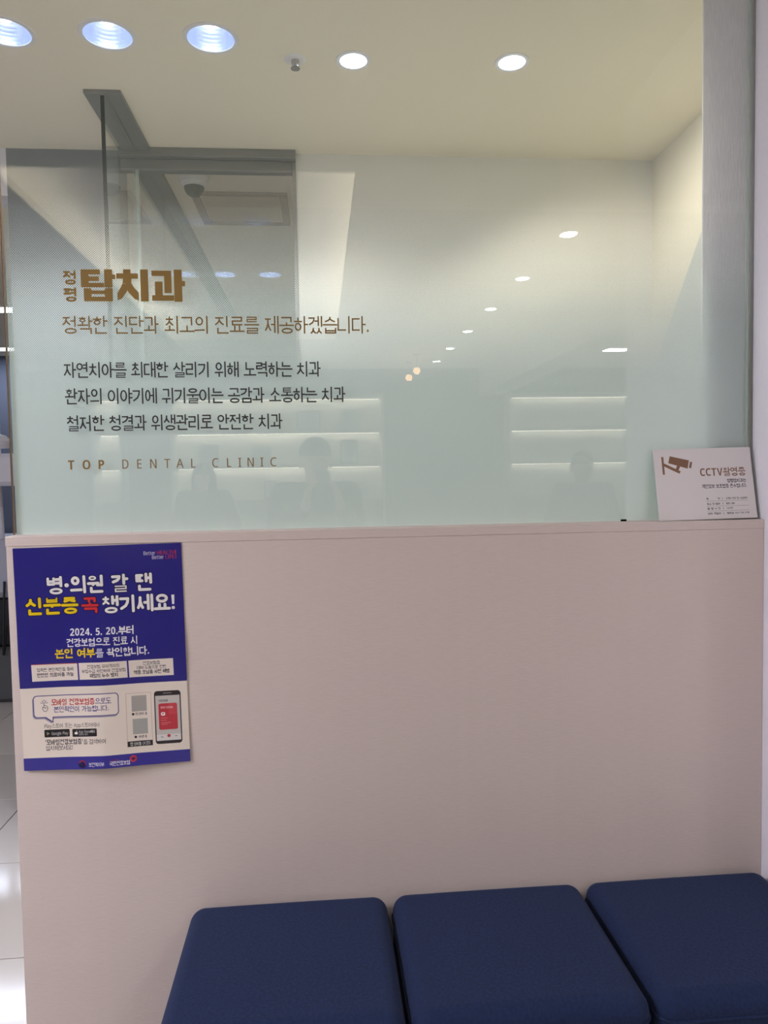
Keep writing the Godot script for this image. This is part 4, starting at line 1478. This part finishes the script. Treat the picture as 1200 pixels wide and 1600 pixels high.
func hand_bones(wrist: Vector3, dir: Vector3, palm_n: Vector3, thumb_side: float, curl: float) -> Array:
	var side := dir.cross(palm_n).normalized() * thumb_side
	var out := []
	var knuckle := wrist + dir * 0.085
	out.append([wrist, wrist + dir * 0.03, 0.026, 0.024])
	for f in 4:
		var k: Vector3 = knuckle + side * (0.030 - 0.020 * f)
		out.append([wrist + dir * 0.02 + side * (0.012 - 0.008 * f), k, 0.016, 0.0125])
		var len: float = [0.040, 0.045, 0.042, 0.032][f]
		var d1 := dir.rotated(side.normalized() * thumb_side, -curl * 0.6 * thumb_side).normalized()
		if d1.dot(palm_n) < dir.dot(palm_n):
			d1 = dir.rotated(side.normalized() * thumb_side, curl * 0.6 * thumb_side).normalized()
		var p1 := k + d1 * len
		var d2 := (d1 + palm_n * curl).normalized()
		var p2 := p1 + d2 * len * 0.65
		var p3 := p2 + (d2 + palm_n * curl * 0.7).normalized() * len * 0.5
		out.append([k, p1, 0.0095, 0.009])
		out.append([p1, p2, 0.009, 0.0083])
		out.append([p2, p3, 0.0083, 0.0072])
	var tb := wrist + dir * 0.025 + side * 0.026
	var t1 := tb + (dir * 0.6 + side * 0.75).normalized() * 0.042
	var t2 := t1 + (dir + side * 0.25 + palm_n * 0.3).normalized() * 0.034
	out.append([wrist + dir * 0.02 + side * 0.01, tb, 0.018, 0.014])
	out.append([tb, t1, 0.0125, 0.0105])
	out.append([t1, t2, 0.0105, 0.0085])
	return out

# pose: shoulders, elbows and wrists as [left, right]; hips on x, floor at 0; the figure faces -z
func person(label: String, height: float, elbows: Array, wrists: Array, hand_dirs: Array, palms: Array, curl: float, cloth, legs_cloth, long_hair: bool, at: Vector3, turn: float):
	var o = thing("person", label, "person", at, turn)
	var s := height / 1.69
	var head := Vector3(0, 1.575, -0.02) * s
	var sh := [Vector3(-0.175, 1.385, 0.0) * s, Vector3(0.175, 1.385, 0.0) * s]
	var torso := [[Vector3(0, 1.34, 0.0) * s, Vector3(0, 1.10, 0.0) * s, 0.115 * s, 0.110 * s], [Vector3(-0.09, 1.32, 0) * s, Vector3(-0.07, 1.05, 0) * s, 0.095 * s, 0.09 * s], [Vector3(0.09, 1.32, 0) * s, Vector3(0.07, 1.05, 0) * s, 0.095 * s, 0.09 * s],
		[Vector3(-0.08, 0.93, 0.01) * s, Vector3(0.08, 0.93, 0.01) * s, 0.115 * s, 0.115 * s], [Vector3(0, 1.10, 0) * s, Vector3(0, 0.93, 0.01) * s, 0.11 * s, 0.12 * s], [sh[0], sh[1], 0.062 * s, 0.062 * s]]
	var arms := []
	for k in 2:
		arms.append([sh[k], elbows[k], 0.054 * s, 0.044 * s])
		arms.append([elbows[k], wrists[k], 0.043 * s, 0.028 * s])
	var legs := []
	for k in [-1, 1]:
		var hip := Vector3(k * 0.09, 0.90, 0) * s
		var knee := Vector3(k * 0.10, 0.48, -0.015) * s
		var ankle := Vector3(k * 0.105, 0.09, 0.02) * s
		legs.append([hip, knee, 0.088 * s, 0.058 * s])
		legs.append([knee, ankle, 0.058 * s, 0.038 * s])
	var skull := [[head + Vector3(0, 0.03, 0.012) * s, head + Vector3(0, 0.02, -0.01) * s, 0.088 * s, 0.082 * s], [head + Vector3(0, -0.02, -0.03) * s, head + Vector3(0, -0.075, -0.045) * s, 0.062 * s, 0.038 * s],
		[Vector3(0, 1.36, 0.015) * s, Vector3(0, 1.53, -0.005) * s, 0.060 * s, 0.052 * s]]
	var face := [[head + Vector3(0, 0.005, -0.092) * s, head + Vector3(0, -0.028, -0.103) * s, 0.007 * s, 0.012 * s]]
	for k in [-1, 1]:
		face.append([head + Vector3(k * 0.080, 0.012, 0.008) * s, head + Vector3(k * 0.083, -0.028, 0.002) * s, 0.014 * s, 0.010 * s])
	var st := begin()
	nets(st, torso + arms + legs + skull, 0.016, 0.035)
	nets(st, skull + face, 0.006, 0.012)
	for k in 2:
		nets(st, hand_bones(wrists[k], hand_dirs[k], palms[k], [1.0, -1.0][k], curl) + [[elbows[k].lerp(wrists[k], 0.8), wrists[k], 0.030 * s, 0.027 * s]], 0.004, 0.008)
	put("body", st, M.skin, o)
	var swell := func(b): return [b[0], b[1], b[2] + 0.012, b[3] + 0.012]
	var top := begin()
	var sleeves := []
	for k in 2:
		sleeves.append([sh[k], elbows[k], 0.068 * s, 0.058 * s])
		sleeves.append([elbows[k], elbows[k].lerp(wrists[k], 0.88), 0.057 * s, 0.042 * s])
	nets(top, torso.map(swell) + sleeves, 0.016, 0.035)
	put("jacket", top, cloth, o)
	var pants := begin()
	nets(pants, legs.map(swell) + [[Vector3(-0.08, 0.92, 0.01) * s, Vector3(0.08, 0.92, 0.01) * s, 0.132 * s, 0.132 * s]], 0.016, 0.03)
	put("trousers", pants, legs_cloth, o)
	for k in [-1, 1]:
		var shoe := begin()
		nets(shoe, [[Vector3(k * 0.105, 0.047, 0.04) * s, Vector3(k * 0.115, 0.04, -0.15) * s, 0.046 * s, 0.038 * s]], 0.012, 0.02)
		put("shoe", shoe, M.shoe, o)
		put("eye", lathe([Vector2(0, -0.006), Vector2(0.010, -0.004), Vector2(0.012, 0), Vector2(0.010, 0.004), Vector2(0, 0.006)], head + Vector3(k * 0.031, 0.010, -0.083) * s, 14), M.eye, o)
	put("lips", lathe([Vector2(0, -0.006), Vector2(0.018, -0.003), Vector2(0.018, 0.003), Vector2(0, 0.006)], head + Vector3(0, -0.058, -0.080) * s, 14), M.lip, o)
	var hair := begin()
	var hb := [[head + Vector3(0, 0.048, 0.022) * s, head + Vector3(0, 0.048, -0.012) * s, 0.091 * s, 0.084 * s], [head + Vector3(0, 0.0, 0.04) * s, head + Vector3(0, -0.05, 0.045) * s, 0.082 * s, 0.06 * s]]
	if long_hair:
		for k in [-1, 1]:
			hb.append([head + Vector3(k * 0.06, 0.0, 0.03) * s, head + Vector3(k * 0.085, -0.24, 0.04) * s, 0.05 * s, 0.04 * s])
		hb.append([head + Vector3(0, 0, 0.06) * s, head + Vector3(0, -0.26, 0.09) * s, 0.07 * s, 0.06 * s])
	nets(hair, hb, 0.010, 0.03)
	put("hair", hair, M.hair, o)
	return o

func build_people():
	# the one who takes the picture
	var at := Vector3(-0.02, 0, 2.235)
	var el := [Vector3(-0.235, 1.15, -0.08), Vector3(0.235, 1.15, -0.08)]
	var wr := [Vector3(-0.055, 1.335, -0.285), Vector3(0.125, 1.335, -0.285)]
	var hd := [Vector3(0.18, 0.93, -0.32).normalized(), Vector3(-0.18, 0.93, -0.32).normalized()]
	var pn := [Vector3(0.95, -0.1, -0.2).normalized(), Vector3(-0.95, -0.1, -0.2).normalized()]
	person("person in a dark jacket holding up a phone in front of the bench", 1.69, el, wr, hd, pn, 0.5, M.dark_cloth, M.grey_cloth, false, at, 0.0)
	var ph = thing("phone", "black phone held upright by the person in front of the bench", "phone", Vector3(0.018, 1.44, 1.8785))
	put("body", box(Vector3(-0.037, -0.078, -0.004), Vector3(0.037, 0.078, 0.004), 0.003), M.black_plastic, ph)
	put("camera_bump", box(Vector3(-0.033, 0.035, -0.0062), Vector3(0.0, 0.070, -0.0041), 0.001), M.unit_grey, ph)
	var el2 := [Vector3(-0.25, 1.10, 0.02), Vector3(0.25, 1.10, 0.02)]
	var wr2 := [Vector3(-0.26, 0.86, -0.06), Vector3(0.26, 0.86, -0.06)]
	var hd2 := [Vector3(0.03, -0.97, -0.15).normalized(), Vector3(-0.03, -0.97, -0.15).normalized()]
	var pn2 := [Vector3(0.95, 0, -0.25).normalized(), Vector3(-0.95, 0, -0.25).normalized()]
	person("person with long hair in dark clothes standing before the wide display shelf", 1.60, el2, wr2, hd2, pn2, 0.25, M.dark_cloth, M.dark_cloth, true, Vector3(-0.98, 0, 4.5), 0.15)
	person("person in a grey top standing below the ceiling beam", 1.63, el2, wr2, hd2, pn2, 0.25, M.grey_cloth, M.dark_cloth, false, Vector3(2.05, 0, 3.75), 0.5)
